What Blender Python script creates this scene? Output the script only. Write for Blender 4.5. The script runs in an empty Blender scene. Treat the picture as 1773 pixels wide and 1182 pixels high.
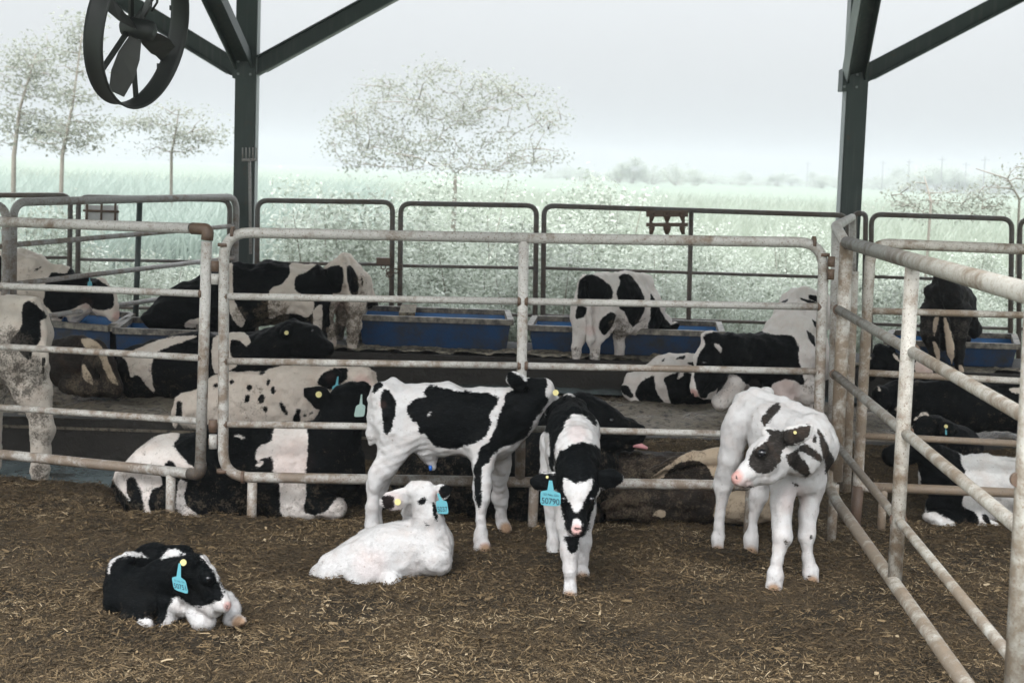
import bpy, math, random
import numpy as np
from mathutils import Vector, Matrix

# ------------------------------------------------------------------ camera, world, sun, exposure
SC = bpy.context.scene
COL = SC.collection
PW, PH = 1773, 1182                     # pixel frame used to measure the place
FPX = PW * 50.0 / 36.0
CAMH, PITCH, ROLL = 1.75, 6.74, 1.9
_p, _r = math.radians(90 - PITCH), math.radians(ROLL)
RX = np.array([[1, 0, 0], [0, math.cos(_p), -math.sin(_p)], [0, math.sin(_p), math.cos(_p)]])
RZ = np.array([[math.cos(_r), -math.sin(_r), 0], [math.sin(_r), math.cos(_r), 0], [0, 0, 1]])
RC = RX @ RZ
C0 = np.array([0, 0, CAMH])
cam_d = bpy.data.cameras.new('camera')
cam_d.lens = 50; cam_d.sensor_width = 36; cam_d.clip_end = 6000; cam_d.clip_start = 0.05
cam_d.dof.use_dof = True; cam_d.dof.focus_distance = 6.4; cam_d.dof.aperture_fstop = 5.0
cam = bpy.data.objects.new('camera', cam_d); COL.objects.link(cam)
cam.matrix_world = Matrix.Translation(C0) @ Matrix([list(r) for r in RC]).to_4x4()
SC.camera = cam

SUN_EL, SUN_AZ = 46.0, 205.0            # degrees; azimuth 180 = behind the camera, 205 = behind it and to the left
world = bpy.data.worlds.new('World'); SC.world = world
world.use_nodes = True
nt = world.node_tree; nt.nodes.clear()
def wn(t, **k):
    n = nt.nodes.new(t)
    for a, b in k.items(): setattr(n, a, b)
    return n
wo = wn('ShaderNodeOutputWorld'); bg = wn('ShaderNodeBackground'); bg2 = wn('ShaderNodeBackground'); add = wn('ShaderNodeAddShader')
sky = wn('ShaderNodeTexSky', sky_type='NISHITA', sun_disc=False)
sky.sun_elevation = math.radians(SUN_EL); sky.sun_rotation = math.radians(180 + 25)
sky.dust_density = 6; sky.air_density = 1.5
hs = wn('ShaderNodeHueSaturation'); hs.inputs['Saturation'].default_value = 0.25
nt.links.new(sky.outputs[0], hs.inputs['Color']); nt.links.new(hs.outputs[0], bg.inputs['Color'])
bg.inputs['Strength'].default_value = 0.05
# overcast cloud layer: brighter towards the zenith than at the horizon
tc = wn('ShaderNodeTexCoord'); sx = wn('ShaderNodeSeparateXYZ'); rm = wn('ShaderNodeValToRGB')
nt.links.new(tc.outputs['Generated'], sx.inputs[0]); nt.links.new(sx.outputs['Z'], rm.inputs[0])
el = rm.color_ramp.elements
el[0].position = 0.0; el[0].color = (0.36, 0.368, 0.38, 1)
el[1].position = 1.0; el[1].color = (4.9, 5.1, 5.4, 1)
for ps, v in ((0.13, 0.48), (0.3, 1.0), (0.6, 3.0)):
    e = el.new(ps); e.color = (v * .97, v * 1.0, v * 1.04, 1)
nt.links.new(rm.outputs[0], bg2.inputs['Color']); bg2.inputs['Strength'].default_value = 1.0
nt.links.new(bg.outputs[0], add.inputs[0]); nt.links.new(bg2.outputs[0], add.inputs[1]); nt.links.new(add.outputs[0], wo.inputs['Surface'])

sun_d = bpy.data.lights.new('sun', 'SUN'); sun_d.energy = 1.5; sun_d.angle = math.radians(35); sun_d.color = (1, 0.99, 0.97)
sun = bpy.data.objects.new('sun', sun_d); COL.objects.link(sun)
_a = math.radians(SUN_AZ); _e = math.radians(SUN_EL)
sdir = Vector((math.sin(_a) * math.cos(_e), math.cos(_a) * math.cos(_e), math.sin(_e)))
sun.rotation_euler = (-sdir).to_track_quat('-Z', 'Y').to_euler(); sun.location = sdir * 20
SC.view_settings.view_transform = 'Standard'; SC.view_settings.look = 'None'
SC.cycles.volume_bounces = 3
SC.view_settings.exposure = 0.45; SC.view_settings.gamma = 1.0

# ------------------------------------------------------------------ helpers
rng = np.random.default_rng(7)
random.seed(7)
def ray(u, v):
    return RC @ np.array([(u - PW / 2) / FPX, -(v - PH / 2) / FPX, -1.0])
def P(u, v, Y):
    d = ray(u, v); return C0 + d * (Y / d[1])
def G(u, v, z=0.0):
    d = ray(u, v); return C0 + d * ((z - CAMH) / d[2])
def proj(V):
    q = (V - C0) @ RC
    return np.stack([PW / 2 + FPX * q[:, 0] / -q[:, 2], PH / 2 - FPX * q[:, 1] / -q[:, 2]], 1)

def tag(o, label=None, cat=None, group=None, kind=None):
    if label: o['label'] = label
    if cat: o['category'] = cat
    if group: o['group'] = group
    if kind: o['kind'] = kind
    return o
def empty(name, loc=(0, 0, 0)):
    o = bpy.data.objects.new(name, None); COL.objects.link(o); o.location = tuple(loc); o.empty_display_size = .1
    return o
def put(name, me, mat, parent=None):
    """link a mesh whose vertices are world coordinates; a parent must be unrotated"""
    o = bpy.data.objects.new(name, me); COL.objects.link(o)
    if mat is not None: me.materials.append(mat)
    if parent is not None:
        o.parent = parent
        base = parent; off = Vector((0, 0, 0))
        while base is not None: off += base.location; base = base.parent
        o.location = -off
    return o
def recentre(o):
    """move an unparented mesh's origin to the bottom middle of its box"""
    me = o.data; n = len(me.vertices); a = np.empty(n * 3, np.float32); me.vertices.foreach_get('co', a); a = a.reshape(-1, 3)
    c = np.array([(a[:, 0].min() + a[:, 0].max()) / 2, (a[:, 1].min() + a[:, 1].max()) / 2, a[:, 2].min()])
    me.vertices.foreach_set('co', (a - c).astype(np.float32).ravel()); me.update(); o.location = tuple(c); return o
def np_mesh(name, V, F, smooth=True):
    """V (n,3), F (m,k) one face size"""
    me = bpy.data.meshes.new(name); V = np.asarray(V, np.float32); F = np.asarray(F, np.int32)
    k = F.shape[1]
    me.vertices.add(len(V)); me.vertices.foreach_set('co', V.ravel())
    me.loops.add(F.size); me.loops.foreach_set('vertex_index', F.ravel())
    me.polygons.add(len(F)); me.polygons.foreach_set('loop_start', np.arange(0, F.size, k, dtype=np.int32))
    me.polygons.foreach_set('loop_total', np.full(len(F), k, np.int32))
    me.polygons.foreach_set('use_smooth', np.full(len(F), smooth))
    me.update(calc_edges=True); return me
def attr(me, name, vals):
    a = me.attributes.new(name, 'FLOAT', 'POINT'); a.data.foreach_set('value', np.asarray(vals, np.float32))

class MB:
    def __init__(s): s.v = []; s.f = []; s.sm = []
    def addm(s, V, F, smooth=True):
        b = len(s.v); s.v += [tuple(map(float, x)) for x in V]
        s.f += [tuple(b + i for i in f) for f in F]; s.sm += [smooth] * len(F); return s
    def box(s, c, half, X=(1, 0, 0), Y=(0, 1, 0), Z=(0, 0, 1)):
        c = np.array(c, float); X, Y, Z = (np.array(a, float) for a in (X, Y, Z))
        V = [c + X * half[0] * i + Y * half[1] * j + Z * half[2] * k for i in (-1, 1) for j in (-1, 1) for k in (-1, 1)]
        return s.addm(V, [(0, 1, 3, 2), (4, 6, 7, 5), (0, 4, 5, 1), (2, 3, 7, 6), (0, 2, 6, 4), (1, 5, 7, 3)], False)
    def bar(s, a, b, w, h, up=(0, 0, 1)):
        a, b = np.array(a, float), np.array(b, float); d = b - a; L = np.linalg.norm(d); d /= L
        x = np.cross(d, np.array(up, float)); x /= np.linalg.norm(x); z = np.cross(x, d)
        return s.box((a + b) / 2, (w / 2, L / 2, h / 2), x, d, z)
    def tube(s, pts, r, n=12, fillet=0.0, closed=False, cap=True):
        pts = [np.array(p, float) for p in pts]
        if fillet > 0:
            out = []; N = len(pts)
            for i, p in enumerate(pts):
                if not closed and (i == 0 or i == N - 1): out.append(p); continue
                a, b = pts[i - 1], pts[(i + 1) % N]
                da, db = a - p, b - p; la, lb = np.linalg.norm(da), np.linalg.norm(db)
                ft = min(fillet, la * .45, lb * .45); A, B = p + da / la * ft, p + db / lb * ft
                for t in np.linspace(0, 1, 7): out.append((1 - t) ** 2 * A + 2 * t * (1 - t) * p + t * t * B)
            pts = out
        N = len(pts); rr = r if hasattr(r, '__len__') else [r] * N
        T = []
        for i in range(N):
            a = pts[i - 1] if (i > 0 or closed) else pts[i]; b = pts[(i + 1) % N] if (i < N - 1 or closed) else pts[i]
            d = b - a; T.append(d / (np.linalg.norm(d) + 1e-9))
        ref = np.array([0, 0, 1.0]) if abs(T[0][2]) < .9 else np.array([1.0, 0, 0])
        x = np.cross(T[0], ref); x /= np.linalg.norm(x); V = []
        for i in range(N):
            x = x - T[i] * np.dot(x, T[i]); x /= np.linalg.norm(x); y = np.cross(T[i], x)
            for k in range(n):
                th = 2 * math.pi * k / n; V.append(pts[i] + (x * math.cos(th) + y * math.sin(th)) * rr[i])
        F = []
        for i in range(N if closed else N - 1):
            j = (i + 1) % N
            for k in range(n): F.append((i * n + k, i * n + (k + 1) % n, j * n + (k + 1) % n, j * n + k))
        s.addm(V, F, True)
        if cap and not closed:
            b = len(s.v) - len(V)
            s.f.append(tuple(b + k for k in reversed(range(n)))); s.sm.append(False)
            s.f.append(tuple(b + (N - 1) * n + k for k in range(n))); s.sm.append(False)
        return s
    def build(s, name, mat, parent=None):
        me = bpy.data.meshes.new(name); me.from_pydata(s.v, [], s.f); me.update()
        me.polygons.foreach_set('use_smooth', s.sm)
        o = put(name, me, mat, parent)
        return o if parent is not None else recentre(o)

def vnoise(x, y, seed=0):
    xi, yi = np.floor(x).astype(np.int64), np.floor(y).astype(np.int64); fx, fy = x - xi, y - yi
    def h(a, b):
        n = (a * 374761393 + b * 668265263 + seed * 1442695041) & 0x7fffffff
        n = ((n ^ (n >> 13)) * 1274126177) & 0x7fffffff
        return ((n ^ (n >> 16)) & 0xffff) / 65535.0
    sx_, sy_ = fx * fx * (3 - 2 * fx), fy * fy * (3 - 2 * fy)
    return (h(xi, yi) * (1 - sx_) + h(xi + 1, yi) * sx_) * (1 - sy_) + (h(xi, yi + 1) * (1 - sx_) + h(xi + 1, yi + 1) * sx_) * sy_

# ------------------------------------------------------------------ materials
class NB:
    def __init__(s, name):
        s.m = bpy.data.materials.new(name); s.m.use_nodes = True; s.t = s.m.node_tree; s.t.nodes.clear()
        s.out = s.n('ShaderNodeOutputMaterial')
    def n(s, t, ins=None, **k):
        n = s.t.nodes.new(t)
        for a, b in k.items(): setattr(n, a, b)
        for a, b in (ins or {}).items():
            if hasattr(b, 'links'): s.t.links.new(b, n.inputs[a])
            else: n.inputs[a].default_value = b
        return n
    def noise(s, scale, detail=4, rough=.55, vec=None, dist=0.0):
        i = {'Scale': scale, 'Detail': detail, 'Roughness': rough, 'Distortion': dist}
        i['Vector'] = vec if vec is not None else s.obj()
        return s.n('ShaderNodeTexNoise', i).outputs['Fac']
    def obj(s):
        if not hasattr(s, '_o'): s._o = s.n('ShaderNodeTexCoord').outputs['Object']
        return s._o
    def ramp(s, fac, stops):
        r = s.n('ShaderNodeValToRGB', {0: fac}); e = r.color_ramp.elements
        while len(e) < len(stops): e.new(.5)
        for q, (p, c) in zip(e, stops):
            q.position = p; q.color = (c, c, c, 1) if not hasattr(c, '__len__') else (*c, 1)
        return r.outputs[0]
    def math(s, op, a, b=0.0, clamp=False):
        return s.n('ShaderNodeMath', {0: a, 1: b}, operation=op, use_clamp=clamp).outputs[0]
    def mix(s, fac, a, b):
        n = s.n('ShaderNodeMix', data_type='RGBA')
        for idx, val in ((0, fac), (6, a), (7, b)):
            if hasattr(val, 'links'): s.t.links.new(val, n.inputs[idx])
            else: n.inputs[idx].default_value = val if idx == 0 else (*val, 1)
        return n.outputs[2]
    def attr(s, name): return s.n('ShaderNodeAttribute', attribute_name=name).outputs['Fac']
    def finish(s, col, rough=.6, metal=0.0, bump=None, bdist=.003, bstr=1.0, spec=.5, extra=None):
        b = s.n('ShaderNodeBsdfPrincipled', {'Base Color': col if hasattr(col, 'links') else (*col, 1), 'Roughness': rough, 'Metallic': metal,
                                            'Specular IOR Level': spec})
        for k, v in (extra or {}).items(): b.inputs[k].default_value = v
        if bump is not None:
            bn = s.n('ShaderNodeBump', {'Height': bump, 'Distance': bdist, 'Strength': bstr}); s.t.links.new(bn.outputs[0], b.inputs['Normal'])
        s.t.links.new(b.outputs[0], s.out.inputs[0]); s.bsdf = b; return s.m

def pipe_mat(name, paint, rust_amt, rust=(.20, .125, .07), dark=(.12, .095, .07)):
    q = NB(name)
    n1 = q.noise(13, 8, .72); n2 = q.noise(60, 5, .6); n3 = q.noise(2.2, 3)
    sp = q.noise(140, 3, .5)
    c = q.mix(q.ramp(n2, [(.35, 0), (.7, 1)]), tuple(p * .86 for p in paint), tuple(min(.9, p * 1.05) for p in paint))
    mask = q.math('ADD', q.math('MULTIPLY', n1, .75), q.math('MULTIPLY', n3, .45))
    pz = q.n('ShaderNodeSeparateXYZ', {0: q.n('ShaderNodeNewGeometry').outputs['Position']}).outputs['Z']
    mask = q.math('ADD', mask, q.n('ShaderNodeMapRange', {'Value': pz, 'From Min': 1.25, 'From Max': .15, 'To Max': .10}).outputs[0])
    lo = .80 - rust_amt * .5
    fac = q.ramp(mask, [(lo - .02, 0), (lo + .12, 1)])
    rc = q.mix(q.noise(25, 5), rust, dark)
    c = q.mix(q.math('MULTIPLY', fac, .85), c, rc)
    c = q.mix(q.ramp(sp, [(.60, 0), (.66, .85)]), c, (.16, .11, .07))
    sep = q.n('ShaderNodeSeparateXYZ', {0: q.n('ShaderNodeNewGeometry').outputs['Normal']}).outputs['Z']
    top = q.math('MULTIPLY', q.ramp(sep, [(.55, 0), (.95, 1)]), q.ramp(q.noise(23, 6, .75), [(.46, 0), (.6, .7)]))
    c = q.mix(q.math('MULTIPLY', top, min(1, rust_amt * 1.3)), c, (.23, .165, .115))      # dirt lying on the upper side
    return q.finish(c, .58, 0.0, q.math('ADD', n1, q.math('MULTIPLY', sp, .4)), .0025)
PIPE = pipe_mat('painted_pipe', (.49, .475, .445), .36)
PIPE_X = pipe_mat('rusty_pipe', (.53, .50, .45), .46, (.22, .135, .065))
PIPE_R = pipe_mat('weathered_pipe', (.35, .338, .30), .44, (.15, .105, .062))
PIPE_D = pipe_mat('back_fence_pipe', (.13, .125, .12), .5, (.12, .085, .06), (.06, .055, .05))
PIPE_S = pipe_mat('side_fence_pipe', (.36, .35, .34), .35)
RUST = pipe_mat('rusty_iron', (.12, .09, .07), .8, (.15, .085, .05), (.07, .052, .042))
IRON = pipe_mat('dark_iron', (.075, .068, .06), .5, (.09, .06, .04), (.05, .045, .04))
_q = NB('green_steel'); _n = _q.noise(5, 5)
_m = _q.n('ShaderNodeMapping', {'Vector': _q.obj(), 'Scale': (30, 30, 1.5)}).outputs[0]
_c = _q.mix(_n, (.026, .043, .041), (.05, .068, .064)); _c = _q.mix(_q.ramp(_q.noise(1.0, 5, .6, _m), [(.5, 0), (.75, .6)]), _c, (.10, .11, .10)); _c = _q.mix(_q.ramp(_q.noise(9, 7, .75), [(.6, 0), (.68, .7)]), _c, (.075, .05, .035))
STEEL = _q.finish(_c, .5, 0.0, _q.noise(40, 4), .001)
_q = NB('black_steel'); STEEL_B = _q.finish(_q.mix(_q.noise(9, 5), (.012, .014, .014), (.03, .032, .03)), .5)
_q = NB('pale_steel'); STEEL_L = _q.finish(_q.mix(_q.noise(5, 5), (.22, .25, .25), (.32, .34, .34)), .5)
def plain(name, col, rough=.5, **k):
    q = NB(name); n = q.noise(30, 4); return q.finish(q.mix(n, tuple(c * .85 for c in col), tuple(min(1, c * 1.12) for c in col)), rough, **k)
# ------------------------------------------------------------------ ground, floor, roof
def sheet(name, x0, x1, y0, y1, nx, ny, zf, mat, kind='structure'):
    xs, ys = np.linspace(x0, x1, nx), np.linspace(y0, y1, ny); X, Y = np.meshgrid(xs, ys)
    Z = zf(X, Y); V = np.stack([X.ravel(), Y.ravel(), Z.ravel()], 1)
    i = np.arange(nx - 1)[None, :] + nx * np.arange(ny - 1)[:, None]; i = i.ravel()
    o = put(name, np_mesh(name, V, np.stack([i, i + 1, i + nx + 1, i + nx], 1)), mat); o['kind'] = kind; return o
Z_OUT, Z_PLAT, Y_PLAT = -0.3, 0.21, 8.35

q = NB('field_soil'); geo = q.n('ShaderNodeNewGeometry').outputs['Position']
c = q.mix(q.noise(.05, 5, .6, geo), (.11, .15, .115), (.17, .205, .155)); c = q.mix(q.math('MULTIPLY', q.noise(.9, 4, .6, geo), .5), c, (.19, .20, .155))
M_FIELD = q.finish(c, .95, spec=.1)
def field_z(X, Y):
    return np.where(Y > 12.3, Z_OUT, Z_OUT) + np.where(Y > 60, np.clip((Y - 60) / 400, 0, 1) * .9, 0) + np.clip((-X - 8) / 300, 0, 1) * 1.2 * (Y > 40)
V = []; xs = np.array([-3000, -900, -300, -120, -60, -30, -12, 0, 12, 30, 60, 120, 300, 900, 3000.]); ys = np.array([-60, 0, 12.2, 20, 40, 60, 100, 200, 460, 1200, 4500.])
X, Y = np.meshgrid(xs, ys); V = np.stack([X.ravel(), Y.ravel(), field_z(X, Y).ravel()], 1); nx = len(xs)
i = (np.arange(nx - 1)[None, :] + nx * np.arange(len(ys) - 1)[:, None]).ravel()
put('ground', np_mesh('ground', V, np.stack([i, i + 1, i + nx + 1, i + nx], 1)), M_FIELD)['kind'] = 'structure'

q = NB('bedding_soil')
n1 = q.noise(2.2, 5, .6); n2 = q.noise(45, 5, .7); n3 = q.noise(180, 4, .6)
c = q.mix(q.ramp(n2, [(.33, 0), (.7, 1)]), (.038, .028, .018), (.135, .096, .055))
c = q.mix(q.ramp(n3, [(.56, 0), (.68, .7)]), c, (.26, .188, .105))
c = q.mix(q.ramp(n1, [(.42, 0), (.62, .75)]), c, (.03, .025, .018))
M_BED = q.finish(c, .9, 0, q.math('ADD', n2, q.math('MULTIPLY', n3, .5)), .02, spec=.15)
def bed_z(X, Y):
    z = (vnoise(X * 2.2, Y * 2.2, 1) - .5) * .05 + (vnoise(X * 7, Y * 7, 2) - .5) * .03 + (vnoise(X * 22, Y * 22, 3) - .5) * .018 + (vnoise(X * 50, Y * 50, 4) - .5) * .008
    edge = 7.62 + (vnoise(X * 3, X * 0 + 5, 9) - .5) * .25
    cut = np.clip((-X - 1.35) / .35, 0, 1) * np.clip((Y - edge) / .15, 0, 1)
    rise = np.clip((Y - 7.8) / .5, 0, 1); rise = rise * rise * (3 - 2 * rise) * np.clip((X - .1) / .5, 0, 1)
    dip = np.clip((Y - 6.98) / .14, 0, 1) * np.clip((X + 2.2) / .3, 0, 1) * np.clip((1.55 - X) / .3, 0, 1) * np.clip((7.9 - Y) / .3, 0, 1)
    z = z - .065 * dip
    return z - .16 * cut + rise * .21
sheet('bedding_floor', -6.5, 6.5, 2.0, 8.36, 640, 400, bed_z, M_BED)

q = NB('wet_concrete'); n1 = q.noise(1.1, 6, .65); n2 = q.noise(12, 6, .7); n3 = q.noise(50, 4, .6)
c = q.mix(n2, (.11, .09, .067), (.27, .225, .165)); c = q.mix(q.ramp(q.noise(19, 6, .75), [(.5, 0), (.6, .92)]), c, (.030, .024, .017))
c = q.mix(q.ramp(n1, [(.5, 0), (.62, .5)]), c, (.06, .05, .038))
M_CONC = q.finish(c, .6, 0, q.math('ADD', n2, n3), .02)
wet = q.ramp(q.noise(1.7, 5, .6, dist=1.2), [(.52, .75), (.6, .12)]); q.t.links.new(wet, q.bsdf.inputs['Roughness'])
sheet('feed_platform', -7, 7, Y_PLAT, 12.4, 300, 110, lambda X, Y: Z_PLAT + ((vnoise(X * 5, Y * 5, 5) - .5) * .03 + (vnoise(X * 16, Y * 16, 6) - .5) * .03) * np.clip((Y - Y_PLAT) * 4, 0, 1), M_CONC)
q = NB('dark_kerb'); n = q.noise(6, 6, .7); M_KERB = q.finish(q.mix(n, (.006, .0055, .005), (.034, .027, .02)), .75, 0, n, .03)
MB().box((0, Y_PLAT + .06, Z_PLAT / 2 - .12), (7, .055, Z_PLAT / 2 + .125)).build('kerb', M_KERB)['kind'] = 'structure'
MB().box((0, Y_PLAT + .004, .155), (7, .010, .008)).build('kerb_ledge', M_CONC)['kind'] = 'structure'
# plinth under the troughs
MB().box((0, 10.62, .21), (7, .48, .225)).build('trough_plinth', M_KERB)['kind'] = 'structure'
q = NB('spilt_feed'); n = q.noise(26, 6, .7); M_FEED = q.finish(q.mix(q.ramp(n, [(.4, 0), (.62, 1)]), (.05, .042, .032), (.34, .29, .21)), .9, 0, n, .03)
sheet('feed_crumbs', -6.8, 6.8, 10.17, 10.48, 500, 14, lambda X, Y: .436 + vnoise(X * 18, Y * 18, 8) * .03 * (vnoise(X * 3, Y * 3, 3) > .35), M_FEED, 'stuff')
q = NB('gutter_water'); n = q.noise(3, 4); M_WATER = q.finish(q.mix(q.ramp(q.noise(4, 6, .7), [(.5, 0), (.62, 1)]), (.16, .2, .21), (.05, .05, .045)), .12, 0, n, .01)
sheet('gutter_water', -5.2, -1.1, 7.4, 8.38, 2, 2, lambda X, Y: X * 0 - .055, M_WATER)
sheet('wet_gutter', -6, 6, 9.86, 10.13, 2, 2, lambda X, Y: X * 0 + .232, M_WATER)

r = empty('barn_roof', (0, 8, 4.3))  # unseen roof over the columns; front edge cut back to light the calves
tag(r, 'corrugated metal barn roof carried on green steel columns above the cattle pens', 'roof', kind='thing')
m = MB()
for k in range(46):
    x0 = -9 + k * .4
    m.bar((x0, 3.1, 4.655 if k % 2 else 4.695), (x0, 13.0, 4.22 if k % 2 else 4.26), .405, .02)
m.build('roof_sheet', plain('roof_metal', (.32, .35, .36), .5), r)
for y in (3.8, 4.6, 7.0, 9.4, 11.9):
    MB().bar((-9, y, 4.55 - (y - 3.9) * .044), (9, y, 4.55 - (y - 3.9) * .044), .12, .16).build('purlin', STEEL, r)

# ------------------------------------------------------------------ steel columns
def hbeam(m, a, b, w, up, t=.012, d=None):
    """I section from a to b; flanges face +-up"""
    a, b = np.array(a, float), np.array(b, float); d_ = (b - a) / np.linalg.norm(b - a); up = np.array(up, float); up -= d_ * up.dot(d_); up /= np.linalg.norm(up)
    d = d or w
    for s in (-1, 1): m.bar(a + up * s * d / 2, b + up * s * d / 2, w, t, up)
    m.bar(a, b, t, d - t, up); return m
def column(u, Y, joint_v, label, braces, front=None):
    b = P(u[1], 470, Y); t = P(u[0], 0, Y); base = np.array([b[0], b[1], 0.05])
    root = empty('steel_column', base); tag(root, label, 'column', 'green steel columns of the barn', 'thing')
    top = base + (t - b) / (t[2] - b[2]) * 4.1
    hbeam(MB(), base, top, .165, (0, 1, 0), .014, .15).build('column_shaft', STEEL, root)
    side = 1 if u[0] < 886 else -1
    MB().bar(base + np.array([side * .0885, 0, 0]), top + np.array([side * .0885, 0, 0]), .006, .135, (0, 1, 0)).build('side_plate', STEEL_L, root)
    for (ua, va, ub, vb, dy, w) in braces:
        A = P(ua, va, Y - .02); B = P(ub, vb, Y + dy); d = B - A
        B = A + d * ((4.15 - A[2]) / d[2])
        m = hbeam(MB(), A, B, w, np.cross(d, (0, 1, 0)), .012, w); br = m.build('brace', STEEL, root)
        n = np.cross(d, (0, 1, 0)); n /= np.linalg.norm(n); n = n if n[2] < 0 else -n
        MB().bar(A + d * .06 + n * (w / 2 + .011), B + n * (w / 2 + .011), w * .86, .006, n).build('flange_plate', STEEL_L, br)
    MB().box(P(u[0] * .3 + u[1] * .7, joint_v, Y - .005), (.084, .083, .09)).build('gusset', STEEL, root)
    for k_, (du, dz) in enumerate(((-.05, .05), (.05, .05), (-.05, -.05), (.05, -.05))):
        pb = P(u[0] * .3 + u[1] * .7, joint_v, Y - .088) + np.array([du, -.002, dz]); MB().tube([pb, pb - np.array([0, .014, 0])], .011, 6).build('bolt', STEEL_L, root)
    MB().box(base + np.array([0, 0, .015]), (.14, .14, .015)).build('base_plate', STEEL, root)
    return root
column((429, 421), 11.9, 118, 'green steel column behind the left-hand gate, with three braces and a pitchfork rack', [(408, 118, 300, 52, 0, .13), (440, 118, 655, 0, 0, .125), (424, 112, 372, 0, -1.0, .13)])
column((1491, 1465), 11.9, 140, 'green steel column beside the corner post of the pens', [(1490, 132, 1758, -8, 0, .125), (1478, 135, 1502, 0, -1.0, .14)])
# tool rack hooked on the left column: a pole with a small pronged cage
r = empty('pitchfork', P(434, 430, 11.75)); tag(r, 'upright pitchfork with short prongs leaning on the green steel column', 'pitchfork')
MB().tube([P(434, 440, 11.75), P(432, 275, 11.75)], .012, 8).build('shaft', PIPE_S, r)
m = MB(); m.tube([P(419, 277, 11.7), P(445, 277, 11.7)], .012, 8)
for uu in (420, 426, 432, 438, 444): m.tube([P(uu, 277, 11.7), P(uu, 256, 11.66)], .006, 6)
m.build('fork_head', PIPE_S, r)

# ------------------------------------------------------------------ fences of pipe
def bolt_ring(root, p, r, mat=RUST, axis=(1, 0, 0)):
    a = np.array(axis, float); a /= np.linalg.norm(a)
    MB().tube([p - a * .008, p + a * .008], r, 12).build('weld_collar', mat, root)

def px_rail(root, a, b, Y0, Y1, r, mat, name='rail', collars=False):
    A, B = P(*a, Y0), P(*b, Y1)
    MB().tube([A, B], r, 12).build(name, mat, root)
    if collars:
        bolt_ring(root, A, r * 1.45, RUST, B - A); bolt_ring(root, B, r * 1.45, RUST, B - A)

YF = 6.98
# middle panel
r = empty('pipe_gate', (P(388, 820, YF)[0], YF, 0)); tag(r, 'whitish rust-stained pipe gate with five rails and a middle post, behind the standing calves', 'gate', 'pipe panels closing off the calf area')
TL, TR, BR, BL = P(388, 402, YF), P(1427, 420, YF), P(1414, 842, YF), P(386, 825, YF)
MB().tube([P(900, 412, YF), TL, BL, P(900, 834, YF)], .0262, 14, .13).build('gate_frame', PIPE, r)
MB().tube([P(900, 412, YF), TR, BR, P(900, 834, YF)], .0262, 14, .13).build('gate_frame', PIPE, r)
MB().tube([P(907, 412, YF + .005), P(900, 832, YF + .005)], .026, 14).build('middle_post', PIPE, r)
for va, vm, vb in ((513, 521.5, 531), (625, 633, 643), (734, 742, 755)):
    px_rail(r, (391, va), (899, vm), YF, YF, .0175, PIPE, collars=True); px_rail(r, (911, vm + .2), (1418, vb), YF, YF, .0175, PIPE, collars=True)
for uu in (437, 925, 1300):
    q_ = P(uu, 834 + (uu - 437) * .008, YF); MB().tube([q_, (q_[0] - .003, q_[1], -.12)], .0245, 12).build('foot', PIPE, r)
for k, (uu, vv) in enumerate(((388, 424), (386, 815), (421, 826))):
    q_ = P(uu, vv, YF); bolt_ring(r, q_, .032, RUST, (0, 0, 1) if k < 2 else (1, 0, 0))
for uu, vv, ax in ((1409, 420, (1, 0, 0)), (1426, 441, (0, 0, 1)), (403, 403, (1, 0, 0))):
    bolt_ring(r, P(uu, vv, YF), .0315, RUST, ax)
# left gate
def YL(u): return YF + (360 - u) * .42 / 360
r = empty('pipe_gate', (P(360, 820, YF)[0], YF, 0)); tag(r, 'whitish pipe gate with rust-brown elbows, beside the wet gutter', 'gate', 'pipe panels closing off the calf area')
ua, ub = -70, 352
def Lv(v0, v1, u): return v0 + (v1 - v0) * u / 352.
Tp = [P(ua, Lv(384, 396, ua), YL(ua)), P(361, 397, YF), P(345, 820, YF), P(ua, Lv(786, 822, ua), YL(ua))]
MB().tube([Tp[0], P(330, 395.3, YL(330))], .0265, 14).build('gate_frame', PIPE, r)
MB().tube([P(358, 418, YF), P(347, 802, YF)], .0265, 14).build('gate_frame', PIPE, r)
MB().tube([P(326, 819.2, YL(326)), Tp[3]], .0265, 14).build('gate_frame', PIPE, r)
MB().tube([P(333, 395.4, YL(333)), P(360.5, 397, YF), P(358.5, 416, YF)], .0295, 14, .09).build('elbow', RUST, r)
MB().tube([P(347.5, 800, YF), P(346, 821.5, YF), P(328, 819.3, YL(328))], .0295, 14, .09).build('elbow', IRON, r)
for a, b in ((495, 508.5), (600, 619.5), (705, 729)):
    px_rail(r, (ua, Lv(a, b, ua)), (350, b), YL(ua), YF, .0175, PIPE, collars=True)
MB().tube([P(-66, 380, YL(-66)), P(-66, 780, YL(-66))], .0265, 12).build('end_post', PIPE, r)
q_ = P(296, 816, YL(296)); MB().tube([q_, (q_[0] - .003, q_[1], -.12)], .0245, 12).build('foot', PIPE, r)
for v0, v1 in ((452, 470), (474, 492), (726, 748), (752, 776)):
    uu = 372.5 if v0 < 500 else 369
    MB().tube([P(uu, v0, YF - .01), P(uu - .4, v1, YF - .01)], .020, 10).build('hinge', PIPE if v0 in (474, 752) else RUST, r)
    MB().bar(P(361, (v0 + v1) / 2, YF), P(386, (v0 + v1) / 2, YF), .012, .03).build('hinge_leaf', RUST, r)

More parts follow.
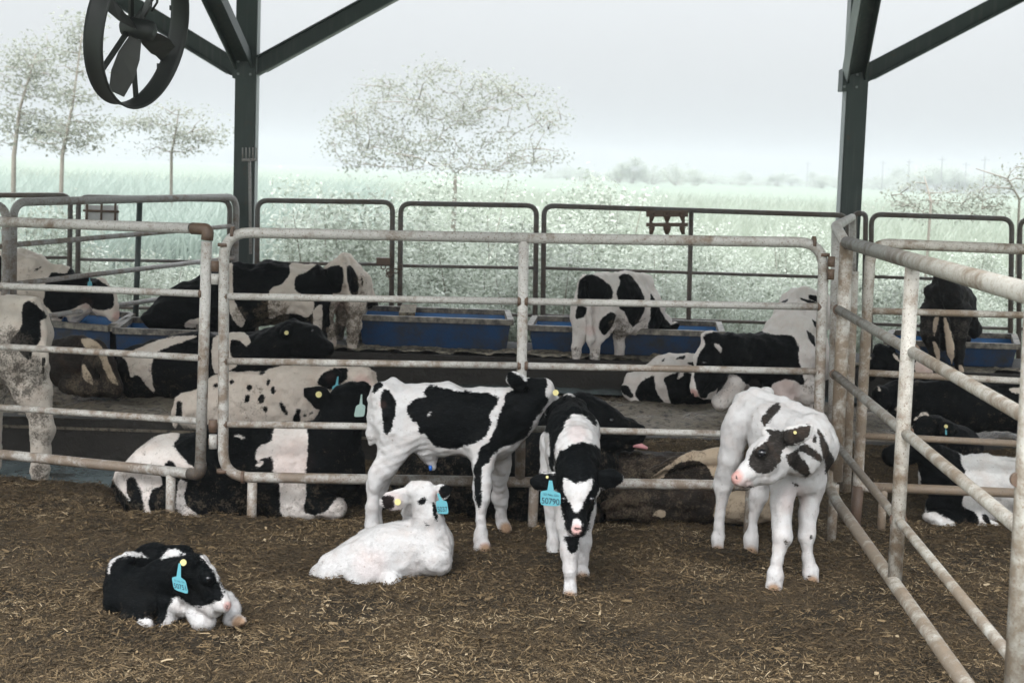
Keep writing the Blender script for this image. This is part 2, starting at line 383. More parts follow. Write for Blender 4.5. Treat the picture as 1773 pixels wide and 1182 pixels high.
# corner post with its neighbours, at the near end of the right panel
YC = 6.95
r = empty('corner_post', (P(1447, 900, YC)[0], YC, 0)); tag(r, 'rusty double pipe post where the two gates meet, white foot in the bedding', 'post')
MB().tube([P(1466, 420, YC), P(1447, 832, YC)], .033, 14).build('post', PIPE_X, r)
MB().tube([P(1477, 470, YC + .16), P(1464, 850, YC + .16)], .027, 14).build('post', PIPE_X, r)
q_ = P(1445, 838, YC); MB().tube([q_, (P(1439, 935, YC)[0], YC, -.05)], .024, 12).build('foot', PIPE_X, r)
for v0, v1 in ((444, 462), (466, 484), (780, 800)):
    f = lambda v: 1441 - (v - 420) * .045
    MB().tube([P(f(v0), v0, YC - .01), P(f(v1), v1, YC - .01)], .017, 10).build('hinge', RUST, r)
# panel running from the corner towards the viewer
r = empty('pipe_gate', (P(1549, 1005, 5.4)[0], 5.4, 0)); tag(r, 'weathered grey pipe gate slanting towards the viewer with a thick top rail', 'gate', 'pipe panels closing off the calf area')
Y2, Y3 = 5.38, 3.72
def far(p1, Y1, p2, Y2_, Y): # continue a rail to depth Y
    A, B = P(*p1, Y1), P(*p2, Y2_); d = B - A; return A + d * ((Y - A[1]) / d[1])
def long_rail(p1, Y1, p2, Y2_, rad, name='rail', mat=PIPE_R):
    A = P(*p1, Y1); B = far(p1, Y1, p2, Y2_, Y3)
    MB().tube([A, B], rad, 14).build(name, mat, r); return A, B
A_, B_ = long_rail((1466, 420), YC, (1577, 451), Y2, .031, 'top_rail')
MB().tube([P(1580, 458, Y2), P(1549, 1004, Y2)], .0275, 14).build('middle_post', PIPE_X, r)
for p1, p2, rad in (((1452, 536), (1578, 608), .022), ((1446, 648), (1567, 749), .021), ((1441, 760), (1555, 899), .018)):
    A, B = long_rail(p1, YC, p2, Y2, rad)
    bolt_ring(r, A, rad * 1.3, RUST, B - A); bolt_ring(r, P(*p2, Y2) , .033, RUST, B - A)
A_, B_ = P(1444, 815, YC), far((1437, 852), YC, (1546, 1006), Y2, 3.5)
MB().tube([A_, P(1437, 846, YC), P(1448, 868, 6.72), far((1437, 852), YC, (1546, 1006), Y2, 6.2), B_], .0265, 14, .10).build('bottom_rail', PIPE_R, r)
e0 = P(1777, 500, 3.72)
MB().tube([(e0[0] + .02, 3.70, 1.60), (P(1768, 1100, 3.72)[0], 3.70, -.1)], .031, 16).build('end_post', PIPE_R, r)
for vv in (830, 1130): bolt_ring(r, P(1762, vv, 3.70), .02, RUST, (0, 1, 0))
# short bent rail above the corner
r = empty('pipe_fence', (P(1450, 850, 7.2)[0], 7.2, 0)); tag(r, 'pipe side fence seen end-on between the corner post and the right-hand steel column', 'fence')
MB().tube([P(1466, 425, 6.97), P(1447, 392, 7.25), P(1476, 376, 10.9), P(1476, 560, 10.9)], .0275, 14, .12).build('top_rail', PIPE, r)
for vv, v2 in ((520, 470), (610, 530), (700, 590)):
    MB().tube([P(1452, vv, 7.25), P(1474, v2, 10.9)], .018, 10).build('rail', PIPE, r)
MB().tube([P(1448, 392, 7.25), P(1440, 800, 7.25)], .024, 12).build('end_post', PIPE, r)
# panel behind on the right
YR = 7.2
r = empty('pipe_gate', (P(1500, 850, YR)[0], YR, 0)); tag(r, 'rust-stained pipe gate beyond the corner post, across the right-hand pen', 'gate', 'pipe panels closing off the calf area')
MB().tube([P(1830, 434, YR), P(1508, 421, YR), P(1485, 842, YR), P(1505, 843, YR)], .027, 14, .10).build('gate_frame', PIPE_X, r)
MB().tube([P(1490, 842, YR), P(1830, 856, YR)], .025, 14).build('bottom_rail', PIPE_X, r)
for a, b in ((538, 547), (645, 663), (754, 771)): px_rail(r, (1503 - (a - 538) * .05, a), (1830, b), YR, YR, .0175, PIPE_X, collars=True)
MB().tube([P(1830, 430, YR), P(1820, 856, YR)], .027, 12).build('end_post', PIPE_X, r)
q_ = P(1530, 845, YR); MB().tube([q_, (q_[0], YR, -.1)], .022, 12).build('foot', PIPE_X, r)
MB().tube([P(1486, 840, YR), (P(1483, 860, YR)[0], YR, -.05)], .03, 12).build('foot', RUST, r)

# left side panels, running back to the column
def yl(u): return 9.3 + (u - 20) * (11.6 - 9.3) / 390
r = empty('pipe_fence', (P(20, 560, 9.3)[0], 9.3, .2)); tag(r, 'grey pipe panel running back towards the left-hand steel column, beside the feeding cows', 'fence')
MB().tube([P(19, 700, 9.3), P(23, 350, 9.3), P(409, 341, yl(409)), P(405, 560, yl(409))], .028, 14, .12).build('panel_frame', PIPE_S, r)
for a, b in ((424, 391), (492, 446), (556, 498), (612, 548)):
    MB().tube([P(23, a, 9.3), P(407, b, yl(409))], .018, 12).build('rail', PIPE_S, r)
MB().tube([P(242, 347, yl(242)), P(233, 600, yl(233))], .022, 12).build('middle_post', STEEL, r)
r = empty('pipe_fence', (P(8, 560, 9.2)[0], 9.2, .2)); tag(r, 'end of a grey pipe panel at the edge of the frame beside the white-backed cow', 'fence')
MB().tube([P(-80, 353, 9.1), P(11, 354, 9.2), P(8, 700, 9.2)], .028, 14, .1).build('panel_frame', PIPE_S, r)
for a in (427, 500, 570): MB().tube([P(-80, a - 2, 9.1), P(10, a, 9.2)], .018, 12).build('rail', PIPE_S, r)

# back fence
YB = 11.55
back = [(-120, 20 + 102, 338, 338, 'dark pipe panel of the back fence at the far left, before the reeds'), (136, 398, 341, 346, 'dark pipe panel of the back fence with a rusty wire frame hung on it'),
        (446, 680, 347, 350, 'dark pipe panel of the back fence with a chain lock on its right post'), (694, 929, 352, 356, 'narrow dark pipe panel of the back fence in front of the round sparse tree'),
        (942, 1468, 356, 373, 'wide dark pipe panel of the back fence with an extra middle post'), (1480, 1499, 369, 370, 'very narrow dark pipe panel of the back fence just right of the right-hand column'),
        (1509, 1752, 371, 379, 'dark pipe panel of the back fence behind the black cow with a pale tail'), (1766, 1960, 379, 386, 'dark pipe panel of the back fence cut off by the right edge of the frame')]
for (a, b, va, vb, lab) in back:
    r = empty('back_fence_panel', (P(a, 600, YB)[0], YB, Z_OUT)); tag(r, lab, 'fence panel', 'panels of the dark back fence')
    k = (b - a) / 1200.
    MB().tube([P(a - 3, va + 290, YB), P(a, va, YB), P(b, vb, YB), P(b - 4, vb + 290, YB)], .021, 12, .085).build('panel_frame', PIPE_D, r)
    if b - a > 50:
        for dv in (108, 190):
            MB().tube([P(a, va + dv, YB), P(b - 1, vb + dv, YB)], .0135, 10).build('rail', PIPE_D, r)
    if b - a > 400:
        MB().tube([P(1197, 364, YB), P(1190, 640, YB)], .02, 12).build('middle_post', PIPE_D, r)
    if a == 446:
        MB().tube([P(442, 395, YB - .03), P(442, 410, YB - .03)], .018, 8).build('hinge', RUST, r)
# chain lock
r = empty('chain_lock', P(668, 470, YB - .05)); tag(r, 'rusty chain and lock box on the back fence beside the brown-and-white cow', 'lock')
MB().box(P(664, 452, YB - .05), (.055, .03, .028)).build('lock_box', RUST, r)
m = MB()
for k in range(7):
    c_ = P(664 + 5 * math.sin(k * 1.3) + k * 4, 462 + 14 * math.sin(k / 6 * 3.14), YB - .05); m.tube([c_ + np.array([.02 * math.cos(t), .008 * math.sin(2 * t), .02 * math.sin(t)]) for t in np.linspace(0, 6.28, 9)[:-1]], .005, 6, closed=True)
m.build('chain', RUST, r)
# rusty plates hung on the back fence
r = empty('rusty_plate', P(1155, 385, YB - .04)); tag(r, 'rusty iron block mould with rounded openings hung under the back fence rail', 'iron mould')
m = MB()
for uu in (1127, 1155, 1183): m.tube([P(uu, 366, YB - .04), P(uu, 406, YB - .04)], .014, 8)
for vv in (370, 389): m.bar(P(1119, vv, YB - .04), P(1191, vv, YB - .04), .04, .03 if vv == 389 else .05)
m.build('grid', RUST, r)
m = MB()
for uu in (1141, 1169):
    for s_, vv in ((-1, 374), (1, 374), (-1, 396), (1, 396)):
        m.tube([P(uu + s_ * 13, vv - 4, YB - .05), P(uu + s_ * 11, vv + 2, YB - .05), P(uu + s_ * 12, vv + 9, YB - .05)], [.03, .016, .006], 8)
m.build('openings', RUST, r)
r = empty('wire_guard', P(175, 366, YB - .04)); tag(r, 'rusty wire frame hung on the back fence in front of the reeds', 'wire frame')
m = MB()
for uu in (151, 176, 200): m.tube([P(uu, 351, YB - .04), P(uu - 1, 386, YB - .04)], .010, 8)
for vv in (364.5, 383): m.tube([P(144, vv, YB - .04), P(206, vv + 2, YB - .04)], .010, 8)
m.build('bars', RUST, r)
MB().bar(P(147, 372, YB), P(205, 373, YB), .004, .16).build('backing_sheet', plain('pale_sheet', (.6, .6, .6)), r)

# ------------------------------------------------------------------ feed troughs
q = NB('trough_blue'); n = q.noise(8, 6, .7); M_BLUE = q.finish(q.mix(q.ramp(n, [(.45, 0), (.72, .8)]), (.012, .15, .42), (.05, .09, .14)), .45, 0, n, .003)
q = NB('trough_front'); n = q.noise(5, 6, .75); M_TFR = q.finish(q.mix(q.ramp(n, [(.38, 0), (.66, 1)]), (.006, .045, .13), (.030, .029, .029)), .5, 0, n, .004)
q = NB('trough_rim'); n = q.noise(14, 6, .7); M_RIM = q.finish(q.mix(q.ramp(n, [(.4, 0), (.65, 1)]), (.06, .055, .05), (.30, .27, .22)), .6, 0, n, .003)
def trough(F1, F2, B1, B2, zt, zb, label, legs=True):
    """four rim corners (x, y): near-left, near-right, far-left, far-right"""
    F1, F2, B1, B2 = (np.array([*p_, 0.0]) for p_ in (F1, F2, B1, B2)); mid = (F1 + F2 + B1 + B2) / 4
    root = empty('feed_trough', (mid[0], mid[1], zb)); tag(root, label, 'trough', 'blue feed troughs along the back fence')
    T = [c + np.array([0, 0, zt]) for c in (F1, F2, B2, B1)]; Bm = [mid + (c - mid) * np.array([.955, .9, 1]) + np.array([0, 0, zb]) for c in (F1, F2, B2, B1)]
    Ti = [mid + (c - mid) * .985 + np.array([0, 0, zt - .004]) for c in (F1, F2, B2, B1)]; Bi = [mid + (c - mid) * np.array([.93, .85, 1]) + np.array([0, 0, zb + .02]) for c in (F1, F2, B2, B1)]
    m = MB(); m.addm(T + Bm, [(0, 4, 5, 1), (1, 5, 6, 2), (2, 6, 7, 3), (3, 7, 4, 0), (4, 7, 6, 5)], False); m.build('tub', M_TFR, root)
    m = MB(); m.addm(Ti + Bi, [(0, 1, 5, 4), (1, 2, 6, 5), (2, 3, 7, 6), (3, 0, 4, 7), (4, 5, 6, 7)], False); m.build('liner', M_BLUE, root)
    m = MB()
    for k in range(4): m.bar(T[k], T[(k + 1) % 4], .045, .04)
    m.build('rim', M_RIM, root)
    m = MB(); fd = mid + np.array([0, 0, zb + .05]); m.addm([mid + (c - mid) * np.array([.945, .88, 1]) + np.array([0, 0, zb + .06]) for c in (F1, F2, B2, B1)], [(0, 1, 2, 3)], False); m.build('feed', M_FEED, root)
    if not legs and F1[0] < 0:
        MB().bar(T[0] * .69 + T[1] * .31 + np.array([0, .05, .03]), T[3] * .69 + T[2] * .31 + np.array([0, -.03, .03]), .12, .025).build('divider_board', M_FEED, root)
    if legs:
        for c in Bm: MB().bar(c, (c[0], c[1], c[2] - .22), .05, .05, (0, 1, 0)).build('leg', M_KERB, root)
def tr_px(u1, u2, vf, vb, Yf, Yb, zt, zb, label, **k):
    trough(P(u1, vf, Yf)[:2], P(u2, vf, Yf)[:2], P(u1 + 10, vb, Yb)[:2], P(u2 - 6, vb, Yb)[:2], zt, zb, label, **k)
tr_px(622, 884, 560, 543, 10.46, 11.2, .655, .44, 'blue feed trough with a chipped rim right of the brown-and-white cow', legs=False)
tr_px(916, 1250, 585, 558, 10.46, 11.2, .62, .44, 'blue feed trough behind the heifer that is eating', legs=False)
tr_px(1535, 1762, 592, 575, 10.46, 11.2, .60, .44, 'blue feed trough beyond the black cow with a pale tail, spotted with feed', legs=False)
trough(P(200, 572, 9.6)[:2], P(352, 577, 9.6)[:2], P(225, 556, 10.3)[:2], P(340, 556, 10.3)[:2], .60, .28, 'blue feed trough under the muzzle of the black-necked cow')
trough(P(72, 566, 9.9)[:2], P(190, 569, 9.7)[:2], P(110, 548, 10.8)[:2], P(232, 548, 10.6)[:2], .60, .28, 'blue feed trough under the head of the white-backed cow')

# ------------------------------------------------------------------ hanging drum fan
YFAN = 7.0
def fan():
    c_ = P(240, 50, YFAN); ax = RC @ np.array([.93, -.27, .235]); ax /= np.linalg.norm(ax)      # axis of the drum
    up = np.array([0, 0, 1.0]); x = up - ax * up.dot(ax); x /= np.linalg.norm(x); y = np.cross(ax, x); R_ = 133 * YFAN / FPX; dp = .05
    root = empty('drum_fan', c_); tag(root, 'black drum fan hung from the roof near the left-hand column', 'fan')
    N = 56; m = MB(); V = []; F = []
    prof = [(-dp, R_ * .985), (-dp, R_ * 1.015), (-dp + .015, R_ * 1.0), (dp - .015, R_ * 1.0), (dp, R_ * 1.015), (dp, R_ * .985), (dp - .02, R_ * .972), (-dp + .02, R_ * .972)]
    for i in range(N):
        t = 2 * math.pi * i / N; e = x * math.cos(t) + y * math.sin(t)
        for (a, rr) in prof: V.append(c_ + ax * a + e * rr)
    K = len(prof)
    for i in range(N):
        for k in range(K): F.append((i * K + k, i * K + (k + 1) % K, ((i + 1) % N) * K + (k + 1) % K, ((i + 1) % N) * K + k))
    m.addm(V, F, True); m.build('drum', STEEL_B, root)
    m = MB(); m.tube([c_ - ax * .09, c_ - ax * .075, c_ + ax * .07, c_ + ax * .09], [.03, .05, .05, .02], 16); m.build('motor', STEEL_B, root)
    bl = plain('fan_blade', (.05, .05, .046), .5)
    for k in range(4):
        t = math.radians(165 + 90 * k); e = x * math.cos(t) + y * math.sin(t); s_ = np.cross(ax, e)
        V = []
        for a, w, tw in ((.05, .03, .9), (.14, .055, .8), (.24, .062, .65), (.335, .045, .5)):
            dvec = s_ * math.cos(tw) + ax * math.sin(tw)
            V += [c_ + e * a - dvec * w, c_ + e * a + dvec * w * .9, c_ + e * a - dvec * w + ax * .004, c_ + e * a + dvec * w * .9 + ax * .004]
        F = []
        for i in range(3):
            o = i * 4; F += [(o, o + 1, o + 5, o + 4), (o + 2, o + 6, o + 7, o + 3), (o, o + 4, o + 6, o + 2), (o + 1, o + 3, o + 7, o + 5)]
        MB().addm(V, F, False).build('fan_blade', bl, root)
    for t in (20, 65, 140, 205, 250, 320):
        e = x * math.cos(math.radians(t)) + y * math.sin(math.radians(t))
        MB().bar(c_ - ax * .042 + e * .04, c_ - ax * .036 + e * R_ * .965, .03, .012, ax).build('strut', STEEL_B, root)
    MB().tube([c_ - ax * .08 + np.array([0, 0, R_]), (c_[0], c_[1], 4.3)], .022, 10).build('hanger', STEEL_B, root)
    m = MB(); cb = P(262, 20, YFAN - .05); m.tube([cb, P(272, 5, YFAN - .05), P(276, -60, YFAN - .05)], .006, 6); m.tube([P(250, 30, YFAN - .06), P(262, 10, YFAN - .05), P(268, -60, YFAN - .05)], .005, 6); m.build('cable', STEEL_B, root)
    for t in (245, 290):
        e = x * math.cos(math.radians(t)) + y * math.sin(math.radians(t)); MB().box(c_ - ax * dp + e * (R_ * 1.03), (.014, .014, .012)).build('clip', STEEL_B, root)
fan()
# ------------------------------------------------------------------ animals: one continuous surface each, grown from a distance field
ZF = {'0': (0, 0, 1), '1': (0, 400, 3.94), '2': (150, 620, 3.546), '3': (380, 400, 3.94), '4': (520, 620, 2.687), '5': (870, 620, 2.687), '6': (1180, 620, 2.686),
      '7': (130, 880, 5.066), '8': (950, 420, 3.546), 'R4': (1400, 340, 2.815), 'R5': (1400, 720, 2.558), 'L6': (0, 640, 4.546), 'K': (1590, 690, 4.727), 'S': (1480, 560, 5.372)}

def surface_nets(F, org, h):
    s = F < 0
    c = np.zeros(tuple(n - 1 for n in F.shape), np.uint8)
    for i in (0, 1):
        for j in (0, 1):
            for k in (0, 1):
                c += s[i:F.shape[0] - 1 + i, j:F.shape[1] - 1 + j, k:F.shape[2] - 1 + k]
    act = (c > 0) & (c < 8); idx = np.argwhere(act); ids = -np.ones(act.shape, np.int64); ids[act] = np.arange(len(idx))
    acc = np.zeros((len(idx), 3)); cnt = np.zeros(len(idx))
    I, J, K = idx.T
    for ax in range(3):
        for a in (0, 1):
            for b in (0, 1):
                o = [0, 0, 0]; others = [q for q in range(3) if q != ax]; o[others[0]] = a; o[others[1]] = b
                o2 = list(o); o2[ax] = 1
                f0 = F[I + o[0], J + o[1], K + o[2]]; f1 = F[I + o2[0], J + o2[1], K + o2[2]]
                cr = (f0 < 0) != (f1 < 0); t = np.where(cr, f0 / np.where(cr, f0 - f1, 1), 0)
                p = np.tile(np.array(o, float), (len(idx), 1)); p[:, ax] = t
                acc[cr] += p[cr]; cnt[cr] += 1
    V = org + (idx + acc / cnt[:, None]) * h
    Q = []
    for ax in range(3):
        o1, o2 = (ax + 1) % 3, (ax + 2) % 3
        sl0 = [slice(None)] * 3; sl1 = [slice(None)] * 3; sl0[ax] = slice(0, -1); sl1[ax] = slice(1, None)
        A, B = s[tuple(sl0)], s[tuple(sl1)]; e = np.argwhere(A != B)
        ok = (e[:, o1] > 0) & (e[:, o2] > 0) & (e[:, o1] < F.shape[o1] - 1) & (e[:, o2] < F.shape[o2] - 1); e = e[ok]
        d1 = np.zeros(3, int); d1[o1] = 1; d2 = np.zeros(3, int); d2[o2] = 1
        g = lambda p: ids[p[:, 0], p[:, 1], p[:, 2]]
        q4 = np.stack([g(e - d1 - d2), g(e - d2), g(e), g(e - d1)], 1)
        ins = A[e[:, 0], e[:, 1], e[:, 2]]
        q4[~ins] = q4[~ins][:, ::-1]; Q.append(q4)
    return V, np.concatenate(Q)

def poly_sd(uv, poly):
    """signed distance to a polygon, positive inside"""
    p = np.array(poly, float)
    # round the corners a little
    pts = []
    for i in range(len(p)):
        a, b, c = p[i - 1], p[i], p[(i + 1) % len(p)]; A, B = b + (a - b) * .33, b + (c - b) * .33
        for t in (0, .5, 1): pts.append((1 - t) ** 2 * A + 2 * t * (1 - t) * b + t * t * B)
    p = np.array(pts); d = np.full(len(uv), 1e9); ins = np.zeros(len(uv), bool)
    for i in range(len(p)):
        a, b = p[i - 1], p[i]; e = b - a; w = uv - a; t = np.clip((w @ e) / (e @ e + 1e-9), 0, 1); d = np.minimum(d, np.sum((w - t[:, None] * e) ** 2, 1))
        cnd = (a[1] > uv[:, 1]) != (b[1] > uv[:, 1])
        with np.errstate(divide='ignore', invalid='ignore'): xi = a[0] + (uv[:, 1] - a[1]) * e[0] / e[1]
        ins ^= cnd & (uv[:, 0] < xi)
    return np.sqrt(d) * np.where(ins, 1, -1)

def coat_mat(name, white=(.60, .59, .585), black=(.0018, .0025, .0030), dirt=(.10, .078, .055), pink=(.66, .36, .32), fuzz=1.0, lowz=(0.0, .12, .32)):
    q = NB(name); o = q.n('ShaderNodeNewGeometry').outputs['Position']; q._o = o
    fine = q.noise(95, 4, .6); mid = q.noise(22, 4, .6)
    mp = q.n('ShaderNodeMapping', {'Vector': o, 'Scale': (55, 90, 260)}).outputs[0]
    hair = q.n('ShaderNodeTexNoise', {'Vector': mp, 'Scale': 1.0, 'Detail': 4, 'Roughness': .65, 'Distortion': .6}).outputs['Fac']
    e = q.math('ADD', q.attr('coat'), q.math('ADD', q.math('MULTIPLY', q.math('SUBTRACT', mid, .5), 2.2 * fuzz), q.math('MULTIPLY', q.math('SUBTRACT', hair, .5), 2.6 * fuzz)))
    fac = q.n('ShaderNodeMapRange', {'Value': e, 'From Min': -.18, 'From Max': .18}).outputs[0]
    big = q.noise(5, 4, .6)
    w = q.mix(q.ramp(big, [(.35, 0), (.7, 1)]), tuple(c * .94 for c in white), tuple(min(.86, c * 1.04) for c in white))
    w = q.mix(q.math('MULTIPLY', q.ramp(hair, [(.3, 1), (.55, 0)]), .16), w, tuple(c * .72 for c in white))
    b = q.mix(q.ramp(hair, [(.5, 0), (.78, 1)]), black, tuple(c * 3.0 + .009 for c in black))  # greyish sheen of black hair, painted into the colour as paler streaks
    w = q.mix(q.math('MULTIPLY', q.ramp(q.noise(13, 5, .65), [(.46, 0), (.72, 1)]), .42), w, tuple(c_ * f_ for c_, f_ in zip(white, (.86, .74, .68))))
    w = q.mix(q.ramp(q.noise(48, 3, .6), [(.66, 0), (.74, .55)]), w, tuple(x_ * 1.6 for x_ in dirt))
    b = q.mix(q.math('MULTIPLY', q.ramp(q.noise(9, 5, .65), [(.5, 0), (.7, 1)]), .5), b, tuple(c_ * f_ + .002 for c_, f_ in zip(black, (3.2, 2.3, 1.7))))
    c = q.mix(fac, w, b)
    tn = q.n('ShaderNodeAttribute', attribute_name='tone').outputs['Fac']
    c = q.n('ShaderNodeMix', {0: 1.0}, data_type='RGBA', blend_type='MULTIPLY'); q.t.links.new(q.mix(fac, w, b), c.inputs[6])
    tv = q.n('ShaderNodeMapRange', {'Value': tn, 'From Min': 0.0, 'From Max': 1.0, 'To Min': 1.0, 'To Max': .78}).outputs[0]
    q.t.links.new(q.n('ShaderNodeCombineColor', {0: tv, 1: tv, 2: tv}).outputs[0], c.inputs[7]); c = c.outputs[2]
    c = q.mix(q.math('MULTIPLY', q.attr('pink'), q.math('SUBTRACT', 1.0, q.math('MULTIPLY', fac, .92))), c, q.mix(fine, tuple(x * .8 for x in pink), pink))
    zz = q.n('ShaderNodeSeparateXYZ', {0: o}).outputs['Z']
    low = q.n('ShaderNodeMapRange', {'Value': zz, 'From Min': lowz[0], 'From Max': lowz[1], 'To Min': lowz[2], 'To Max': 0.0}).outputs[0]
    dn = q.math('ADD', q.math('MAXIMUM', q.attr('dirt'), low), q.math('ADD', q.math('MULTIPLY', q.math('SUBTRACT', fine, .5), 1.1), q.math('MULTIPLY', q.math('SUBTRACT', mid, .5), 1.2)))
    c = q.mix(q.n('ShaderNodeMapRange', {'Value': dn, 'From Min': .38, 'From Max': .75, 'To Max': .88}).outputs[0], c, q.mix(fine, tuple(x * .6 for x in dirt), tuple(x * 1.3 for x in dirt)))
    c = q.mix(q.attr('hoof'), c, q.mix(fine, (.24, .15, .09), (.42, .29, .2)))
    q.finish(c, .62, 0, q.math('ADD', hair, q.math('MULTIPLY', mid, .5)), .004, .6, spec=.05, extra={})
    return q.m
M_CALF = coat_mat('calf_coat', fuzz=1.35); M_CALF_G = coat_mat('calf_coat_grey', fuzz=1.3, black=(.026, .023, .021), white=(.61, .60, .595))
M_COW = coat_mat('cow_coat', lowz=(.15, .75, .42), white=(.62, .55, .48), black=(.0018, .0025, .0030)); M_COW_T = coat_mat('muddy_cow_coat', lowz=(0, .7, .4), white=(.42, .34, .25), black=(.016, .013, .011))
M_COW_W = coat_mat('heifer_coat', lowz=(0, .6, .38), white=(.72, .67, .63))
q = NB('eye'); M_EYE = q.finish((.006, .006, .008), .06, spec=.7)
q = NB('tag_blue'); M_TAG = q.finish(q.mix(q.noise(60, 3), (.085, .31, .375), (.13, .39, .45)), .45)
q = NB('tag_grey'); M_TAGG = q.finish(q.mix(q.noise(60, 3), (.25, .36, .33), (.35, .46, .42)), .5)
q = NB('tag_yellow'); M_TAGY = q.finish((.70, .62, .28), .45)
q = NB('tag_ink'); M_INK = q.finish((.012, .03, .05), .6)

ALL = []
class Beast:
    def __init__(s, fr, D, vox, zmin=-.03, ksc=.45):
        s.fr = ZF[fr]; s.D = D; s.vox = vox; s.pr = []; s.ops = []; s.blobs = []; s.zmin = zmin; s.ksc = ksc
    def px(s, x, y): return s.fr[0] + x / s.fr[2], s.fr[1] + y / s.fr[2]
    def W(s, x, y, d=0): return P(*s.px(x, y), s.D + d)
    def R(s, r): return r / s.fr[2] * s.D / FPX
    def gd(s, x, y, z=0): return G(*s.px(x, y), z)[1] - s.D
    def c(s, a, b, sq=1, ax='d', k=None):
        A, B = s.W(a[0], a[1], a[3] if len(a) > 3 else 0), s.W(b[0], b[1], b[3] if len(b) > 3 else 0); ra, rb = s.R(a[2]), s.R(b[2])
        n = np.array([0, 1.0, 0]) if ax == 'd' else (RC @ np.array([ax[0], -ax[1], 0.0])) / math.hypot(ax[0], ax[1]) if len(ax) == 2 else np.array(ax, float) / np.linalg.norm(ax)
        s.pr.append((A, B, ra, rb, n, sq, (min(.06, s.ksc * min(ra, rb)) if k is None else k)))
        return s
    def L(s, pts, sq=1, ax='d', k=None):
        for a, b in zip(pts[:-1], pts[1:]): s.c(a, b, sq, ax, k)
        return s
    def ball(s, x, y, r, d=0, sq=1, ax='d', k=None): return s.c((x, y, r, d), (x + .01, y, r, d), sq, ax, k)
    def b(s, *poly): s.ops.append((1, poly)); return s
    def w(s, *poly): s.ops.append((0, poly)); return s
    def spot(s, x, y, rx, ry=None, ang=0, black=1):
        ry = ry or rx; ca, sa = math.cos(ang), math.sin(ang)
        s.ops.append((black, [(x + rx * math.cos(t) * ca - ry * math.sin(t) * sa, y + rx * math.cos(t) * sa + ry * math.sin(t) * ca) for t in np.linspace(0, 2 * math.pi, 11)[:-1]])); return s
    def blob(s, kind, x, y, r, amt=1): s.blobs.append((kind, x, y, r, amt)); return s
    def make(s, name, label, cat, mat, base_black=False, group=None, rough_amt=1.0):
        lo = np.min([np.minimum(p[0] - p[2], p[1] - p[3]) for p in s.pr], 0) - .03; hi = np.max([np.maximum(p[0] + p[2], p[1] + p[3]) for p in s.pr], 0) + .03
        lo[2] = max(lo[2], s.zmin - 2 * s.vox); h = s.vox; n = np.ceil((hi - lo) / h).astype(int) + 1
        F = np.full(n, 9.0, np.float32); ax = [lo[i] + h * np.arange(n[i]) for i in range(3)]
        for (A, B, ra, rb, nn, sq, k) in s.pr:
            rm = max(ra, rb) * max(1, sq) + k + 2 * h
            l2 = np.minimum(A, B) - rm; h2 = np.maximum(A, B) + rm
            i0 = np.clip(((l2 - lo) / h).astype(int), 0, n - 1); i1 = np.clip(np.ceil((h2 - lo) / h).astype(int) + 1, 1, n)
            X, Y, Z = np.meshgrid(*[ax[i][i0[i]:i1[i]].astype(np.float32) for i in range(3)], indexing='ij')
            p = np.stack([X - A[0], Y - A[1], Z - A[2]], -1); ba = (B - A)
            if sq != 1:
                f = 1 / sq - 1; p = p + (p @ nn.astype(np.float32))[..., None] * (nn * f).astype(np.float32); ba = ba + nn * (ba @ nn) * f
            t = np.clip((p @ ba.astype(np.float32)) / max(ba @ ba, 1e-12), 0, 1)
            d = np.sqrt(np.sum((p - t[..., None] * ba.astype(np.float32)) ** 2, -1)) - (ra + (rb - ra) * t)
            d = d * min(1, sq)
            S = F[i0[0]:i1[0], i0[1]:i1[1], i0[2]:i1[2]]
            hh = np.clip(k - np.abs(S - d), 0, None) / max(k, 1e-6)
            S[...] = np.minimum(S, d) - hh * hh * k * .25
        # ground contact: the underside is flattened where it presses into the floor
        F = np.maximum(F, (s.zmin - ax[2])[None, None, :].astype(np.float32))
        V, Q = surface_nets(F, lo, h)
        pq = V[Q]; fn = np.cross(pq[:, 2] - pq[:, 0], pq[:, 3] - pq[:, 1]); vn = np.zeros_like(V)
        for k_ in range(4): np.add.at(vn, Q[:, k_], fn)
        vn /= np.linalg.norm(vn, axis=1)[:, None] + 1e-12
        gg = np.random.default_rng(int(s.D * 1000) % 9973); dsp = np.zeros(len(V))
        for wl, am, cnt in ((.16, .0017, 7), (.075, .0008, 9), (.036, .0004, 9)):
            for _ in range(cnt):
                kv = gg.normal(0, 1, 3); kv *= 2 * math.pi / wl / np.linalg.norm(kv); dsp += am * np.sin(V @ kv + gg.uniform(0, 6.28))
        V = V + vn * (dsp * rough_amt * s.D / 6.0)[:, None]
        me = np_mesh(name, V, Q)
        uv = proj(V); fx, fy, fs = s.fr; uvf = np.stack([(uv[:, 0] - fx) * fs, (uv[:, 1] - fy) * fs], 1)
        cm = s.D / FPX / fs * 100
        sd = np.full(len(V), 6.0 if base_black else -6.0)
        for kind, poly in s.ops:
            d = np.clip(poly_sd(uvf, poly) * cm, -6, 6); sd = np.maximum(sd, d) if kind else np.minimum(sd, -d)
        attr(me, 'coat', sd)
        for kn in ('pink', 'dirt', 'hoof'):
            a = np.zeros(len(V))
            for (kd, x, y, r, amt) in s.blobs:
                if kd == kn:
                    rr_ = np.hypot(uvf[:, 0] - x, uvf[:, 1] - y); nr_ = rr_ < max(.5 * r, 12); front = V[nr_, 1].min() if nr_.any() else -99
                    near_ok = (V[:, 1] < front + max(.10, 2.2 * s.R(r))) | (kd != 'pink')
                    a = np.maximum(a, near_ok * amt * np.clip(2.2 - 1.6 * np.hypot(uvf[:, 0] - x, uvf[:, 1] - y) / r, 0, 1))
            attr(me, kn, np.clip(a, 0, 1))
